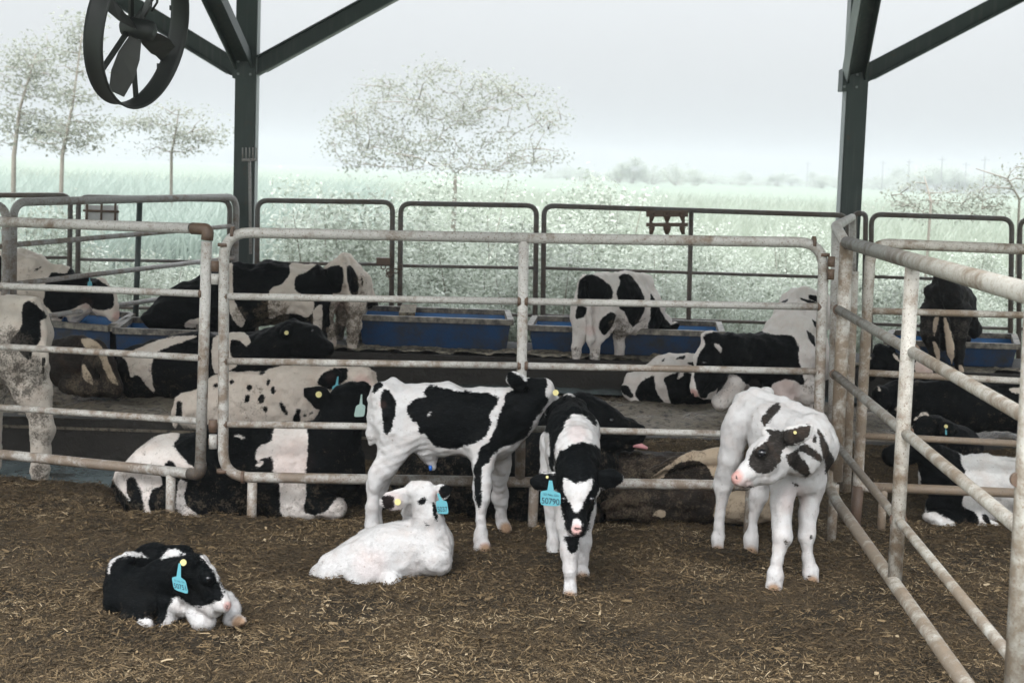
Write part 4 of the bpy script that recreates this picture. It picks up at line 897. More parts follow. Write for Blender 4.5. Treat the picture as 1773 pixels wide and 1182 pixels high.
b.make('cow', 'cow with black neck and white shoulder lying low, pink nose near the platform floor', 'cow', M_COW_W)
b.eye(955, 738, 16, .4)

# heifer eating at the trough
b = Beast('8', 10.35, .0115, zmin=.19)
b.c((275, 300, 105, -.1), (420, 365, 165, .08), .85).c((420, 365, 165, .08), (560, 400, 145, .3), .85).c((250, 250, 60, -.1), (480, 225, 50, .1)).c((480, 225, 50, .1), (590, 250, 60, .3)).c((430, 480, 85, .05), (560, 510, 75, .25))
b.L([(215, 370, 72, -.12), (205, 480, 55, -.14), (172, 640, 33, -.16), (166, 740, 25, -.15)]).L([(166, 740, 25, -.15), (164, 840, 26, -.16), (162, 905, 29, -.17)], k=.02)
b.L([(330, 400, 95, -.08), (330, 500, 72, -.12), (285, 630, 36, -.14), (290, 740, 27, -.14)]).L([(290, 740, 27, -.14), (296, 845, 28, -.15), (296, 905, 30, -.16)], k=.02)
b.L([(450, 500, 52, .12), (440, 560, 42, .14), (435, 670, 32, .15), (415, 780, 24, .16), (412, 880, 28, .14)], k=.02).L([(585, 500, 62, .2), (587, 600, 38, .22), (585, 680, 29, .24), (575, 790, 23, .25), (572, 860, 26, .24)], k=.02)
b.c((580, 400, 105, .3), (660, 500, 85, .4), .8).c((660, 500, 82, .4), (700, 590, 66, .5), .85).c((700, 580, 62, .5), (640, 690, 45, .55))
b.L([(722, 560, 14, .4), (755, 530, 24, .38), (790, 508, 16, .37), (806, 498, 6, .37)], .4, k=.012)
b.L([(225, 240, 18, -.2), (238, 350, 15, -.22), (250, 480, 13, -.22), (255, 600, 16, -.22), (255, 650, 8, -.22)], k=.015)
b.b((170, 360), (185, 230), (240, 190), (290, 198), (380, 260), (398, 300), (390, 352), (260, 355)).b((430, 200), (490, 185), (560, 265), (590, 340), (590, 420), (560, 480), (520, 525), (490, 490), (470, 430), (430, 405), (428, 360), (412, 300), (440, 250)).b((622, 300), (655, 350), (705, 450), (765, 520), (745, 740), (610, 740), (608, 500), (628, 450)).b((160, 475), (172, 380), (240, 395), (225, 455)).b((308, 480), (380, 420), (418, 440), (392, 520), (340, 575), (308, 530)).b((725, 565), (735, 515), (800, 480), (815, 520), (750, 555))
b.blob('dirt', 440, 530, 80, .55).blob('dirt', 165, 670, 40, .55).blob('dirt', 300, 690, 50, .5).blob('dirt', 570, 500, 50, .4).blob('dirt', 290, 890, 40, .6).blob('dirt', 163, 890, 40, .6).blob('dirt', 412, 850, 36, .7).blob('pink', 255, 540, 30, .3)
b.make('cow', 'black-and-white heifer standing with hind legs to the viewer, eating from the middle trough', 'cow', M_COW_W)

# brown-and-white cow seen from behind
b = Beast('3', 10.3, .0115, zmin=.19)
b.c((850, 300, 125, 0), (870, 380, 160, .4)).c((870, 380, 160, .4), (900, 400, 140, .8)).c((850, 195, 42, 0), (870, 210, 50, .5)).c((760, 290, 55, .02), (935, 290, 55, .02)).ball(850, 420, 130, .1)
b.L([(765, 380, 90, 0), (735, 520, 62, -.02), (730, 620, 46, -.03), (760, 720, 32, -.02), (765, 830, 30, 0), (765, 1000, 34, -.02)]).L([(925, 390, 92, 0), (930, 520, 66, -.02), (920, 640, 44, -.03), (910, 740, 36, -.02), (908, 850, 30, 0), (908, 1000, 34, -.02)])
b.c((840, 520, 68, .12), (840, 600, 50, .15)).L([(815, 640, 40, .6), (810, 800, 28, .6), (810, 1000, 30, .6)]).L([(965, 640, 40, .6), (968, 800, 28, .6), (968, 1000, 30, .6)])
b.c((960, 420, 110, .8), (1010, 520, 70, 1.0)).c((1010, 500, 60, .95), (1050, 570, 30, 1.05)).L([(1020, 500, 16, .9), (1048, 510, 24, .9), (1066, 500, 10, .9)], .5)
b.L([(850, 190, 26, -.06), (868, 260, 20, -.14), (880, 360, 18, -.16), (885, 440, 12, -.16)], k=.015)
b.b((718, 255), (800, 230), (850, 250), (846, 330), (830, 425), (735, 428), (718, 330)).b((865, 235), (900, 235), (950, 320), (950, 435), (890, 435), (868, 320)).b((1000, 470), (1090, 470), (1090, 600), (1000, 600)).b((960, 300), (985, 330), (975, 400)).b((690, 320), (716, 340), (706, 440), (690, 440))
b.blob('dirt', 750, 620, 130, .68).blob('dirt', 920, 660, 130, .66).blob('dirt', 960, 480, 90, .5).blob('dirt', 835, 520, 70, .7).blob('dirt', 850, 200, 30, .4).blob('pink', 835, 520, 45, .35).blob('dirt', 965, 340, 50, .5)
b.make('cow', 'dirty brown-and-white cow standing rump towards the viewer at the left troughs', 'cow', M_COW)

# black-and-white cow feeding to the left
b = Beast('0', 10.15, .012, zmin=.19)
b.c((535, 500, 42, .1), (470, 508, 52, .05), .9).c((470, 508, 54, .05), (390, 522, 50, 0), .9).c((545, 465, 10, .1), (400, 470, 14, 0)).c((390, 520, 48, 0), (340, 535, 38, -.05), .85).c((340, 532, 38, -.05), (290, 545, 28, -.1), .85).c((390, 492, 30, 0), (320, 515, 24, -.05)).c((290, 542, 27, -.1), (262, 552, 16, -.15)).c((320, 505, 16, -.06), (285, 516, 10, -.08))
b.L([(540, 530, 34, 0), (545, 560, 20, -.02), (555, 600, 10, -.04), (556, 660, 9, -.04), (556, 700, 9, -.04)]).L([(525, 530, 30, .2), (530, 590, 12, .2), (528, 700, 9, .2)]).L([(405, 545, 24, -.1), (402, 600, 10, -.1), (402, 700, 9, -.1)]).L([(425, 550, 20, .15), (420, 700, 9, .15)])
b.L([(562, 470, 5, .05), (567, 500, 5, .05), (566, 560, 6, .05)], k=.012)
b.w((500, 452), (555, 452), (530, 472), (510, 478), (510, 500), (516, 508), (548, 522), (535, 552), (515, 543), (487, 543), (464, 555), (464, 500), (490, 492), (503, 472)).w((394, 455), (404, 455), (402, 505), (412, 535), (426, 555), (418, 570), (396, 545)).w((540, 540), (560, 520), (556, 590), (545, 600)).w((320, 556), (355, 548), (350, 566), (318, 568))
b.blob('dirt', 470, 548, 35, .6).blob('dirt', 545, 560, 20, .4).blob('dirt', 415, 545, 16, .5)
b.make('cow', 'black-and-white cow standing broadside, its black neck stretched left into a trough', 'cow', M_COW, True)

# lying cow with its head raised to the right
b = Beast('0', 9.3, .0115, zmin=.19)
b.c((245, 645, 48, 0), (330, 638, 58, 0), .85).c((330, 638, 58, 0), (430, 632, 52, 0), .85).c((270, 612, 22, 0), (400, 598, 18, 0)).c((430, 625, 48, 0), (470, 602, 32, -.05)).c((470, 600, 31, -.05), (508, 582, 27, -.08)).c((508, 578, 25, -.08), (535, 585, 24, -.1)).c((535, 584, 23, -.1), (565, 602, 13, -.13)).c((510, 600, 20, -.08), (560, 608, 10, -.12)).ball(508, 556, 7, -.09)
b.L([(500, 565, 5, -.18), (494, 575, 9, -.2), (492, 586, 4, -.2)], .4, k=.01)
b.c((215, 655, 20, 0), (228, 680, 10, -.04))
b.w((228, 608), (262, 592), (300, 582), (352, 580), (270, 607), (263, 628), (262, 655), (270, 685), (250, 663), (238, 646), (226, 656), (220, 624), (208, 615)).w((365, 580), (416, 568), (436, 588), (428, 602), (414, 588), (398, 588), (398, 616), (416, 632), (368, 655))
b.blob('dirt', 240, 640, 20, .3)
b.make('cow', 'black cow with white flashes lying with raised head towards the brown-and-white cow', 'cow', M_COW, True)
b.button(496, 576, 3.6); b.eye(540, 573, 2.6, .3)

# white-backed cow feeding at the far left
b = Beast('1', 10.0, .0125, zmin=.19)
b.c((-120, 320, 190, 0), (150, 310, 170, 0), .85).c((150, 310, 170, 0), (380, 400, 145, 0), .85).c((100, 200, 55, 0), (440, 300, 60, 0)).c((380, 400, 140, 0), (520, 420, 105, -.05), .8).c((520, 420, 105, -.05), (660, 430, 90, -.08), .8).c((650, 400, 75, -.08), (720, 440, 72, -.1)).c((720, 440, 66, -.1), (785, 575, 36, -.14)).c((690, 510, 60, -.1), (760, 590, 26, -.14))
b.L([(640, 370, 20, -.18), (610, 390, 32, -.2), (585, 420, 12, -.2)], .4, k=.012).c((560, 520, 70, -.05), (500, 560, 60, -.02))
b.L([(400, 520, 60, -.05), (385, 640, 28, -.06), (380, 900, 24, -.06)]).L([(300, 520, 55, .2), (300, 900, 24, .2)])
b.b((305, 355), (350, 275), (430, 290), (460, 290), (480, 235), (560, 280), (640, 310), (700, 350), (765, 385), (780, 470), (770, 535), (640, 545), (590, 485), (520, 520), (440, 560), (420, 610), (360, 560), (285, 490), (308, 420)).b((218, 270), (260, 250), (304, 236), (250, 274)).w((738, 320), (800, 470), (790, 520), (768, 400)).b((-60, 150), (20, 160), (10, 400), (-60, 420))
b.blob('pink', 800, 580, 30, .6).blob('pink', 590, 490, 40, .3).blob('dirt', 200, 330, 120, .3)
b.make('cow', 'white-backed cow with a black neck lowering its head into the far left trough', 'cow', M_COW)
b.tagplate([(600, 345), (625, 345), (630, 375), (596, 375)], (610, 318), None, None, M_TAG)

# dirty cow standing half out of the frame
b = Beast('1', 7.78, .010, zmin=-.02)
b.c((-260, 760, 330, 0), (60, 740, 280, 0), .7).c((60, 700, 255, 0), (150, 680, 180, 0), .75).c((-200, 520, 90, 0), (200, 520, 80, 0)).c((215, 520, 70, -.05), (270, 560, 45, -.05)).c((200, 620, 120, 0), (240, 760, 80, 0))
b.L([(140, 900, 180, -.05), (220, 1080, 120, -.05), (275, 1250, 88, -.05), (290, 1350, 76, -.06)]).L([(290, 1350, 74, -.06), (275, 1480, 58, -.06), (272, 1640, 60, -.07), (272, 1740, 64, -.08)], k=.03)
b.L([(-40, 900, 150, .15), (-60, 1200, 80, .15), (-60, 1740, 62, .15)]).L([(-500, 900, 150, .0), (-520, 1740, 60, .0)])
b.L([(285, 570, 28, -.06), (296, 680, 26, -.07), (296, 800, 26, -.08), (300, 900, 24, -.08), (292, 965, 10, -.08)], k=.012)
b.b((148, 510), (200, 465), (312, 555), (322, 592), (270, 612), (282, 760), (235, 785), (205, 900), (110, 800), (60, 760), (150, 660)).b((286, 850), (310, 850), (302, 975), (282, 975)).b((-400, 450), (-150, 450), (-150, 900), (-400, 900))
for x, y, r, a in ((40, 820, 190, .62), (160, 980, 170, .62), (40, 1020, 190, .6), (270, 1280, 90, .6), (275, 1420, 80, .5), (275, 1640, 70, .55), (60, 640, 80, .3), (260, 1130, 60, .35), (370, 1100, 60, .4)): b.blob('dirt', x, y, r, a)
b.make('cow', 'dirt-spattered white cow cut off by the edge of the frame, standing in the wet gutter', 'cow', coat_mat('spattered_coat', white=(.52, .47, .41), dirt=(.062, .054, .045)))

# muddy lying cow
b = Beast('1', 9.1, .0115, zmin=.19)
b.c((360, 880, 130, .05), (480, 900, 165, .02), .85).c((480, 900, 165, .02), (620, 930, 130, 0), .85).c((380, 800, 70, .02), (560, 760, 55, .0)).L([(580, 775, 50, -.05), (660, 800, 56, -.12), (730, 920, 60, -.16), (770, 1040, 62, -.18)]).c((600, 1060, 60, -.15), (780, 1090, 55, -.18)).c((460, 1050, 60, -.1), (600, 1070, 60, -.14)).L([(640, 870, 60, -.1), (600, 1000, 55, -.15)])
b.w((545, 735), (620, 725), (700, 790), (770, 960), (820, 1060), (740, 1020), (690, 880), (640, 800), (575, 795)).w((560, 890), (620, 980), (640, 1060), (560, 1000))
for x, y, r, a in ((650, 850, 80, .5), (760, 1060, 70, .5), (560, 1080, 130, .55), (700, 960, 60, .4)): b.blob('dirt', x, y, r, a)
b.make('cow', 'black cow with mud-caked hindquarters lying below the far left troughs', 'cow', M_COW_T, True)

# black cow from behind on the right
b = Beast('R4', 10.2, .0115, zmin=.19)
b.c((670, 470, 88, 0), (690, 520, 112, .4)).c((690, 520, 112, .4), (720, 540, 100, .9)).c((640, 410, 34, 0), (680, 410, 40, .6)).ball(670, 560, 100, .08).ball(600, 470, 40, 0).ball(735, 480, 40, .05)
b.L([(600, 560, 55, 0), (590, 660, 42, -.02), (612, 760, 26, 0), (615, 860, 22, 0), (612, 960, 24, -.02)]).L([(735, 570, 60, 0), (730, 680, 42, -.02), (728, 780, 27, 0), (738, 860, 22, 0), (738, 960, 24, -.02)])
b.c((665, 680, 40, .15), (668, 720, 30, .15)).L([(640, 700, 30, .7), (640, 960, 20, .7)]).L([(770, 700, 28, .7), (765, 960, 20, .7)]).L([(650, 410, 14, -.08), (652, 500, 11, -.13), (668, 600, 11, -.14), (685, 680, 17, -.14), (694, 760, 22, -.14), (696, 825, 6, -.14)], k=.012).c((740, 560, 70, .9), (800, 650, 45, 1.0))
b.w((655, 590), (672, 590), (715, 740), (698, 830), (676, 780)).w((600, 700), (630, 720), (650, 800), (625, 800)).w((612, 590), (640, 585), (612, 690), (604, 660)).w((730, 820), (745, 820), (765, 862), (735, 870))
for x, y, r, a in ((580, 650, 60, .5), (740, 650, 60, .52), (600, 500, 30, .3), (770, 520, 30, .35)): b.blob('dirt', x, y, r, a)
b.make('cow', 'black cow with a pale tail standing rump towards the viewer at the right-hand troughs', 'cow', coat_mat('grey_cow_coat', white=(.58, .47, .36), black=(.010, .010, .010), dirt=(.075, .065, .055)), True)

# big black cow lying in the right pen
b = Beast('S', 8.75, .0115, zmin=.16)
b.c((640, 720, 190, 0), (1000, 760, 250, 0), .8).c((1000, 760, 250, 0), (1500, 760, 240, 0), .8).c((1500, 760, 240, 0), (1800, 800, 220, 0), .8).c((560, 760, 190, 0), (420, 740, 130, -.05)).c((380, 640, 110, -.05), (250, 720, 80, -.1)).c((420, 860, 90, -.05), (330, 900, 60, -.08)).c((240, 740, 80, -.12), (235, 640, 70, -.12))
b.w((1430, 600), (1574, 590), (1574, 660), (1450, 640)).w((190, 540), (225, 580), (250, 640), (215, 620)).w((360, 800), (420, 740), (420, 890), (370, 900), (410, 820))
b.blob('dirt', 560, 540, 60, .35)
b.make('cow', 'large black cow lying behind the slanting gate in the right-hand pen', 'cow', M_COW, True)
# its far neighbour, head low
b = Beast('S', 9.6, .0115, zmin=.19)
b.c((300, 330, 110, 0), (180, 380, 90, -.05)).c((300, 290, 85, -.02), (240, 260, 75, -.03)).c((320, 400, 130, 0), (520, 430, 120, .02)).c((520, 430, 120, .02), (720, 460, 100, .05)).c((200, 400, 80, -.05), (150, 480, 50, -.1)).L([(330, 280, 24, -.05), (350, 240, 34, -.08), (375, 225, 12, -.08)], .4).L([(220, 270, 24, -.05), (190, 250, 34, -.08), (165, 250, 12, -.08)], .4)
b.w((560, 340), (620, 345), (740, 440), (700, 470), (560, 470)).w((110, 310), (150, 305), (160, 330), (120, 350)).w((360, 270), (430, 350), (420, 375), (355, 300))
b.blob('pink', 640, 420, 80, .3)
b.make('cow', 'black cow with a pale pink flank lying below the right-hand troughs beside the corner post', 'cow', M_COW, True)
# head with an ear tag in front of the big cow
b = Beast('S', 8.1, .010, zmin=-.02)
b.c((760, 980, 120, .05), (1000, 1150, 180, .1)).c((740, 960, 110, 0), (620, 980, 85, -.05)).c((620, 985, 80, -.05), (560, 1080, 55, -.1)).c((1000, 1150, 180, .1), (900, 1260, 150, .1)).L([(680, 880, 26, -.02), (640, 850, 42, -.04), (590, 870, 30, -.05), (545, 900, 10, -.06)], .4, k=.012).L([(800, 960, 30, -.08), (860, 980, 58, -.12), (910, 1000, 50, -.13), (945, 1010, 14, -.13)], .4, k=.012)
b.w((535, 900), (620, 825), (680, 830), (700, 865), (650, 845), (600, 870), (540, 915))
b.make('cow', 'black cow with a white-edged ear resting in front of the large black cow', 'cow', M_COW, True)
b.button(848, 955, 17); b.tagplate([(840, 995), (856, 995), (858, 1034), (842, 1034)], (846, 965), None, None, M_TAG)

# white-and-black young cow lying in the right pen
b = Beast('K', 7.5, .009, zmin=-.04)
b.c((560, 750, 270, 0), (800, 780, 270, .0), .85).c((800, 780, 270, 0), (1050, 830, 250, .02), .85).c((200, 620, 190, -.02), (420, 740, 270, -.02), .85).c((430, 560, 100, 0), (700, 560, 80, 0)).c((180, 880, 120, -.05), (330, 920, 130, -.06))
b.c((200, 560, 160, -.02), (60, 430, 115, -.04)).c((60, 420, 110, -.04), (-90, 400, 90, -.06)).c((-100, 410, 88, -.06), (-240, 460, 60, -.08)).c((-60, 460, 80, -.06), (-230, 500, 45, -.08))
b.L([(80, 360, 30, -.1), (130, 350, 44, -.13), (180, 370, 14, -.13)], .4)
b.L([(320, 1000, 75, -.12), (200, 985, 62, -.15), (90, 960, 48, -.16)], k=.02).c((90, 960, 50, -.16), (200, 1030, 40, -.18)).c((200, 1030, 40, -.18), (310, 1050, 30, -.18)).c((480, 1000, 70, -.14), (640, 1040, 40, -.18))
b.b((-330, 300), (200, 280), (340, 440), (355, 560), (385, 580), (370, 660), (390, 760), (345, 880), (420, 900), (490, 960), (495, 1010), (455, 1075), (340, 1080), (270, 985), (180, 950), (120, 920), (60, 930), (55, 800), (20, 680), (-20, 560), (-80, 600), (-330, 560)).b((570, 795), (620, 790), (650, 890), (600, 860)).b((510, 940), (560, 940), (605, 1040), (590, 1045), (540, 1010)).b((780, 930), (820, 930), (820, 1010), (780, 1010))
b.w((-60, 560), (0, 560), (30, 700), (-40, 640))
b.blob('dirt', 330, 1060, 60, .2).blob('pink', -280, 490, 30, .0)
b.make('cow', 'young cow with black forequarters and white body lying inside the slanting gate', 'cow', coat_mat('white_heifer_coat', white=(.70, .69, .67)), False)
# ------------------------------------------------------------------ short coat of hair on the nearer animals
def fur(b, n, length=.012, wid=.0011, flow=(.5, 0, -1), lift=.5):
    V = b.V; Q = b.Q; p = V[Q]; e1, e2 = p[:, 2] - p[:, 0], p[:, 3] - p[:, 1]; nr = np.cross(e1, e2); A = np.linalg.norm(nr, axis=1); nr /= A[:, None] + 1e-12
    ok = p[:, 0, 2] > b.zmin + .004; prob = A * ok; prob = prob / prob.sum(); pick = rng.choice(len(Q), n, p=prob)
    w = rng.random((n, 2)); w4 = np.stack([(1 - w[:, 0]) * (1 - w[:, 1]), w[:, 0] * (1 - w[:, 1]), w[:, 0] * w[:, 1], (1 - w[:, 0]) * w[:, 1]], 1)
    root = np.einsum('nk,nkd->nd', w4, p[pick]); N = nr[pick]
    kk = rng.normal(0, 1, (6, 3)) * 26; cl = sum(np.sin(root @ kk[i][:, None] + i) * rng.normal(0, .18, 3)[None, :] for i in range(6)); f = np.array(flow, float) + cl + rng.normal(0, .3, (n, 3)); f -= N * np.sum(f * N, 1)[:, None]; f /= np.linalg.norm(f, axis=1)[:, None] + 1e-9
    side = np.cross(N, f); L = length * rng.uniform(.5, 1.25, n)[:, None]
    tip = root + (f * .9 + N * lift * rng.uniform(.3, 1.5, n)[:, None]) * L; wv = side * wid
    VV = np.stack([root - N * .001 + wv, root - N * .001 - wv, tip], 1).reshape(-1, 3)
    me = np_mesh('fur', VV, np.arange(3 * n).reshape(-1, 3), True)
    for k in ('coat', 'pink', 'dirt', 'hoof'):
        a = np.empty(len(V), np.float32); b.o.data.attributes[k].data.foreach_get('value', a)
        attr(me, k, np.repeat(np.einsum('nk,nk->n', w4, a[Q[pick]]), 3))
    attr(me, 'tone', np.repeat(rng.random(n) ** 1.6, 3) * np.tile([1.0, 1.0, .5], n)); o = put('fur', me, b.mat, b.o); o['kind'] = 'stuff'
    me.normals_split_custom_set_from_vertices([tuple(x) for x in np.repeat(N * .8 + f * .0 + rng.normal(0, .15, (n, 3)), 3, axis=0)])
for k_, n_, L_, fl, lf in ((0, 80000, .008, (-.8, 0, -.7), .28), (1, 90000, .009, (-.8, -.2, -.6), .34), (2, 80000, .010, (0, -.3, -1), .32), (3, 80000, .008, (-.3, 0, -1), .3), (4, 80000, .010, (-.4, 0, -.8), .3), (5, 90000, .012, (-.7, 0, -.8), .32), (len(ALL) - 1, 60000, .012, (.6, 0, -.8), .35), (6, 60000, .013, (-.5, 0, -.8), .35)):
    fur(ALL[k_], n_, L_, .0011 if L_ < .012 else .0013, fl, lf)

# ------------------------------------------------------------------ loose straw and wood chips on the bedding
def chips(name, n, x0, x1, y0, y1, lmin, lmax, wmin, wmax, lift, tone, seed):
    g = np.random.default_rng(seed); x, y = g.uniform(x0, x1, n), g.uniform(y0, y1, n)
    dens = vnoise(x * 1.6, y * 2.2, 31); keep = g.random(n) < .35 + .9 * dens; x, y = x[keep], y[keep]; n = len(x)
    z = bed_z(x, y) + g.uniform(.001, lift, n); keep = z > -.1; x, y, z = x[keep], y[keep], z[keep]; n = len(x)
    a = g.uniform(0, 2 * math.pi, n); t = g.normal(0, .28, n); L = lmin + (lmax - lmin) * g.random(n) ** 2.4; w = g.uniform(wmin, wmax, n); ro = g.normal(0, .5, n)
    d = np.stack([np.cos(a) * np.cos(t), np.sin(a) * np.cos(t), np.sin(t)], 1); s = np.stack([-np.sin(a) * np.cos(ro), np.cos(a) * np.cos(ro), np.sin(ro)], 1)
    c = np.stack([x, y, z], 1); L2, w2 = (L / 2)[:, None], (w / 2)[:, None]; bend = np.array([0, 0, 1.0]) * (L * g.uniform(-.04, .07, n))[:, None]
    V = np.stack([c - d * L2 - s * w2, c - s * w2 + bend, c + d * L2 - s * w2 * .6, c + d * L2 + s * w2 * .6, c + s * w2 + bend, c - d * L2 + s * w2], 1).reshape(-1, 3)
    b0 = 6 * np.arange(n)[:, None]; F = np.concatenate([b0 + np.array([0, 1, 4, 5]), b0 + np.array([1, 2, 3, 4])])
    me = np_mesh(name, V, F, False); attr(me, 'tone', np.repeat(np.clip(g.beta(*tone, n) * (.45 + 1.0 * vnoise(x * 3.1, y * 4.3, 57) ** .8), 0, 1), 6)); return me
q = NB('straw'); c = q.ramp(q.attr('tone'), [(0, (.030, .023, .015)), (.3, (.080, .055, .030)), (.6, (.155, .108, .057)), (.85, (.24, .175, .10)), (1, (.37, .29, .185))])
M_STRAW = q.finish(c, .8, spec=.2)
put('straw_litter', chips('straw_litter', 420000, -3.5, 3.7, 4.3, 8.35, .005, .046, .0011, .0042, .014, (1.7, 2.5), 3), M_STRAW)['kind'] = 'stuff'
put('wood_chips', chips('wood_chips', 6000, -3.5, 3.7, 4.3, 8.2, .012, .045, .005, .013, .018, (2.0, 2.4), 5), M_STRAW)['kind'] = 'stuff'

# ------------------------------------------------------------------ vegetation beyond the barn
def leaf_mat(name, stops, trans=.35):
    q = NB(name); c = q.ramp(q.attr('tone'), stops); c = q.mix(.25, c, (.2, .22, .14))
    d = q.n('ShaderNodeBsdfPrincipled', {'Base Color': c, 'Roughness': .5, 'Specular IOR Level': .4}).outputs[0]; t = q.n('ShaderNodeBsdfTranslucent', {'Color': c}).outputs[0]
    m = q.n('ShaderNodeMixShader', {0: trans, 1: d, 2: t}); q.t.links.new(m.outputs[0], q.out.inputs[0]); return q.m
M_SHRUB = leaf_mat('shrub_leaf', [(0, (.06, .085, .062)), (.28, (.32, .36, .305)), (1, (.70, .73, .67))], .4)
M_TREE = leaf_mat('tree_leaf', [(0, (.20, .21, .18)), (.6, (.32, .33, .29)), (1, (.44, .45, .40))], .5)
M_REED = leaf_mat('reed_blade', [(0, (.24, .31, .28)), (.6, (.38, .45, .42)), (1, (.50, .56, .52))])
M_GRASS = leaf_mat('grass_blade', [(0, (.20, .23, .18)), (.6, (.34, .38, .325)), (1, (.48, .51, .46))])
_q = NB('pale_bark'); M_BARK = _q.finish(_q.mix(_q.noise(20, 5), (.17, .15, .12), (.30, .275, .235)), .85)

def leaves_mesh(name, c, size, asp, g, up=.55, tone=None):
    """c: leaf centres; each a small folded leaf blade"""
    n = len(c); a = g.uniform(0, 2 * math.pi, n); el_ = g.normal(-.15, .5, n); L = size * g.uniform(.6, 1.3, n)
    d = np.stack([np.cos(a) * np.cos(el_), np.sin(a) * np.cos(el_), np.sin(el_)], 1); r_ = g.normal(0, .6, n)
    s0 = np.stack([-np.sin(a), np.cos(a), np.zeros(n)], 1); u0 = np.cross(d, s0); s = s0 * np.cos(r_)[:, None] + u0 * np.sin(r_)[:, None]
    L_ = L[:, None]; w = L_ * asp
    V = np.stack([c, c + d * L_ * .45 - s * w, c + d * L_, c + d * L_ * .45 + s * w], 1).reshape(-1, 3)
    me = np_mesh(name, V, np.arange(4 * n).reshape(-1, 4), False); attr(me, 'tone', np.repeat(g.beta(2, 2.2, n) if tone is None else tone, 4)); return me
def shrub_parts(seed, n=2600, w=.75, h=1.5, leaf=.085):
    g = np.random.default_rng(seed); k = 40; th = g.uniform(0, 6.28, k); rr = w * np.sqrt(g.random(k)); hh = h * g.uniform(.25, 1.0, k) * (1 - .35 * (rr / w) ** 2)
    cc = np.stack([rr * np.cos(th), rr * np.sin(th), hh], 1); pick = g.integers(0, k, n)
    c = cc[pick] + g.normal(0, 1, (n, 3)) * np.array([.125, .125, .085]); c = c[c[:, 2] > .03]
    tone = np.clip(g.beta(2, 2.2, len(c)) * .75 + .25 * g.random(k)[pick[:len(c)]], 0, 1)
    lm = leaves_mesh('foliage', c, leaf, .24, g, tone=np.repeat(tone, 1))
    m = MB()
    for q_ in cc[:14]:
        base = np.array([q_[0] * .25, q_[1] * .25, 0]); mid = base * .4 + q_ * .6 + np.array([0, 0, -.08]); m.tube([base, mid, q_ + np.array([0, 0, .1])], [.012, .008, .003], 5)
    sm = bpy.data.meshes.new('stems'); sm.from_pydata(m.v, [], m.f); sm.update(); return lm, sm
SHR = [shrub_parts(11, 6500, .75, 1.5, .052), shrub_parts(12, 7500, .85, 1.35, .044), shrub_parts(13, 5500, .65, 1.6, .062), shrub_parts(14, 7000, .9, 1.25, .040)]
for lm, sm in SHR: lm.materials.append(M_SHRUB); sm.materials.append(M_BARK)
LAB = ['leafy pale green shrub in the thicket behind the back fence', 'broad small-leaved shrub in the thicket behind the back fence', 'taller shrub with long leaves in the thicket behind the back fence', 'low spreading shrub in the thicket behind the back fence']
def add_shrub(i, loc, s, rz, sz=1.0, name='shrub', label=None, group='shrubs of the thicket behind the back fence', cat='shrub'):
    lm, sm = SHR[i]; r = empty(name, loc); r.rotation_euler = (0, 0, rz); r.scale = (s, s, s * sz); tag(r, label or LAB[i], cat, group)
    for me, nm in ((lm, 'foliage'), (sm, 'stems')):
        o = bpy.data.objects.new(nm, me); COL.objects.link(o); o.parent = r
    return r
g = np.random.default_rng(21)
for row, (y, step, s0) in enumerate(((13.1, .62, .80), (14.2, .72, .95), (15.6, .85, 1.06), (17.4, 1.0, 1.14), (19.8, 1.25, 1.2))):
    x = -y * .40
    while x < y * .40:
        u = 886 + x / y * FPX
        hgt = (1.0 if row < 2 else 1.06) if 420 < u < 1080 else .84 if u >= 1080 else .74
        if u < 330: hgt *= .70 if row >= 2 else 1.3
        if row >= 2 and u > 1080: hgt *= .86
        add_shrub(int(g.integers(0, 4)), (x + g.normal(0, .15), y + g.normal(0, .25), Z_OUT - .05), s0 * hgt * g.uniform(.82, 1.18), g.uniform(0, 6.28), g.uniform(.85, 1.15))
        x += step * g.uniform(.8, 1.2)

# tall grass and reeds
def blades(name, n, fx, y0, y1, h0, h1, w, mat, seed, lean=.25):
    g = np.random.default_rng(seed); y = y0 + (y1 - y0) * g.random(n) ** 1.5; x = y * g.uniform(fx[0], fx[1], n); z = field_z(x, y)
    h = g.uniform(h0, h1, n) * (.75 + .5 * vnoise(x * .35, y * .35, 77)); a = g.normal(.3, 1.2, n); l = g.normal(lean, .15, n)
    c = np.stack([x, y, z], 1); d = np.stack([np.cos(a) * l, np.sin(a) * l * .5, np.ones(n)], 1) * h[:, None]; s = np.stack([np.cos(a + 1.57), np.sin(a + 1.57) * .3, np.zeros(n)], 1); s[:, 0] = np.where(np.abs(s[:, 0]) < .4, .4, s[:, 0]); s *= w
    mid = c + d * .55; tip = c + d + np.stack([np.cos(a) * h * .22, np.zeros(n), -h * .12], 1)
    V = np.stack([c - s, c + s, mid + s * .8, tip, mid - s * .8], 1).reshape(-1, 3); F = np.arange(5 * n).reshape(-1, 5)
    me = np_mesh(name, V, F, False); attr(me, 'tone', np.repeat(np.clip(g.beta(2, 2, n) * .7 + .3 * vnoise(x * .5, y * .5, 5), 0, 1), 5)); put(name, me, mat)['kind'] = 'stuff'
blades('tall_grass', 26000, (-.46, -.10), 18, 60, 1.2, 1.9, .018, M_REED, 41)
blades('field_grass', 36000, (-.40, .46), 21, 120, .6, 1.25, .024, M_GRASS, 42)
blades('undergrowth', 22000, (-.42, .42), 12.5, 20, .35, .9, .012, M_GRASS, 43, .4)

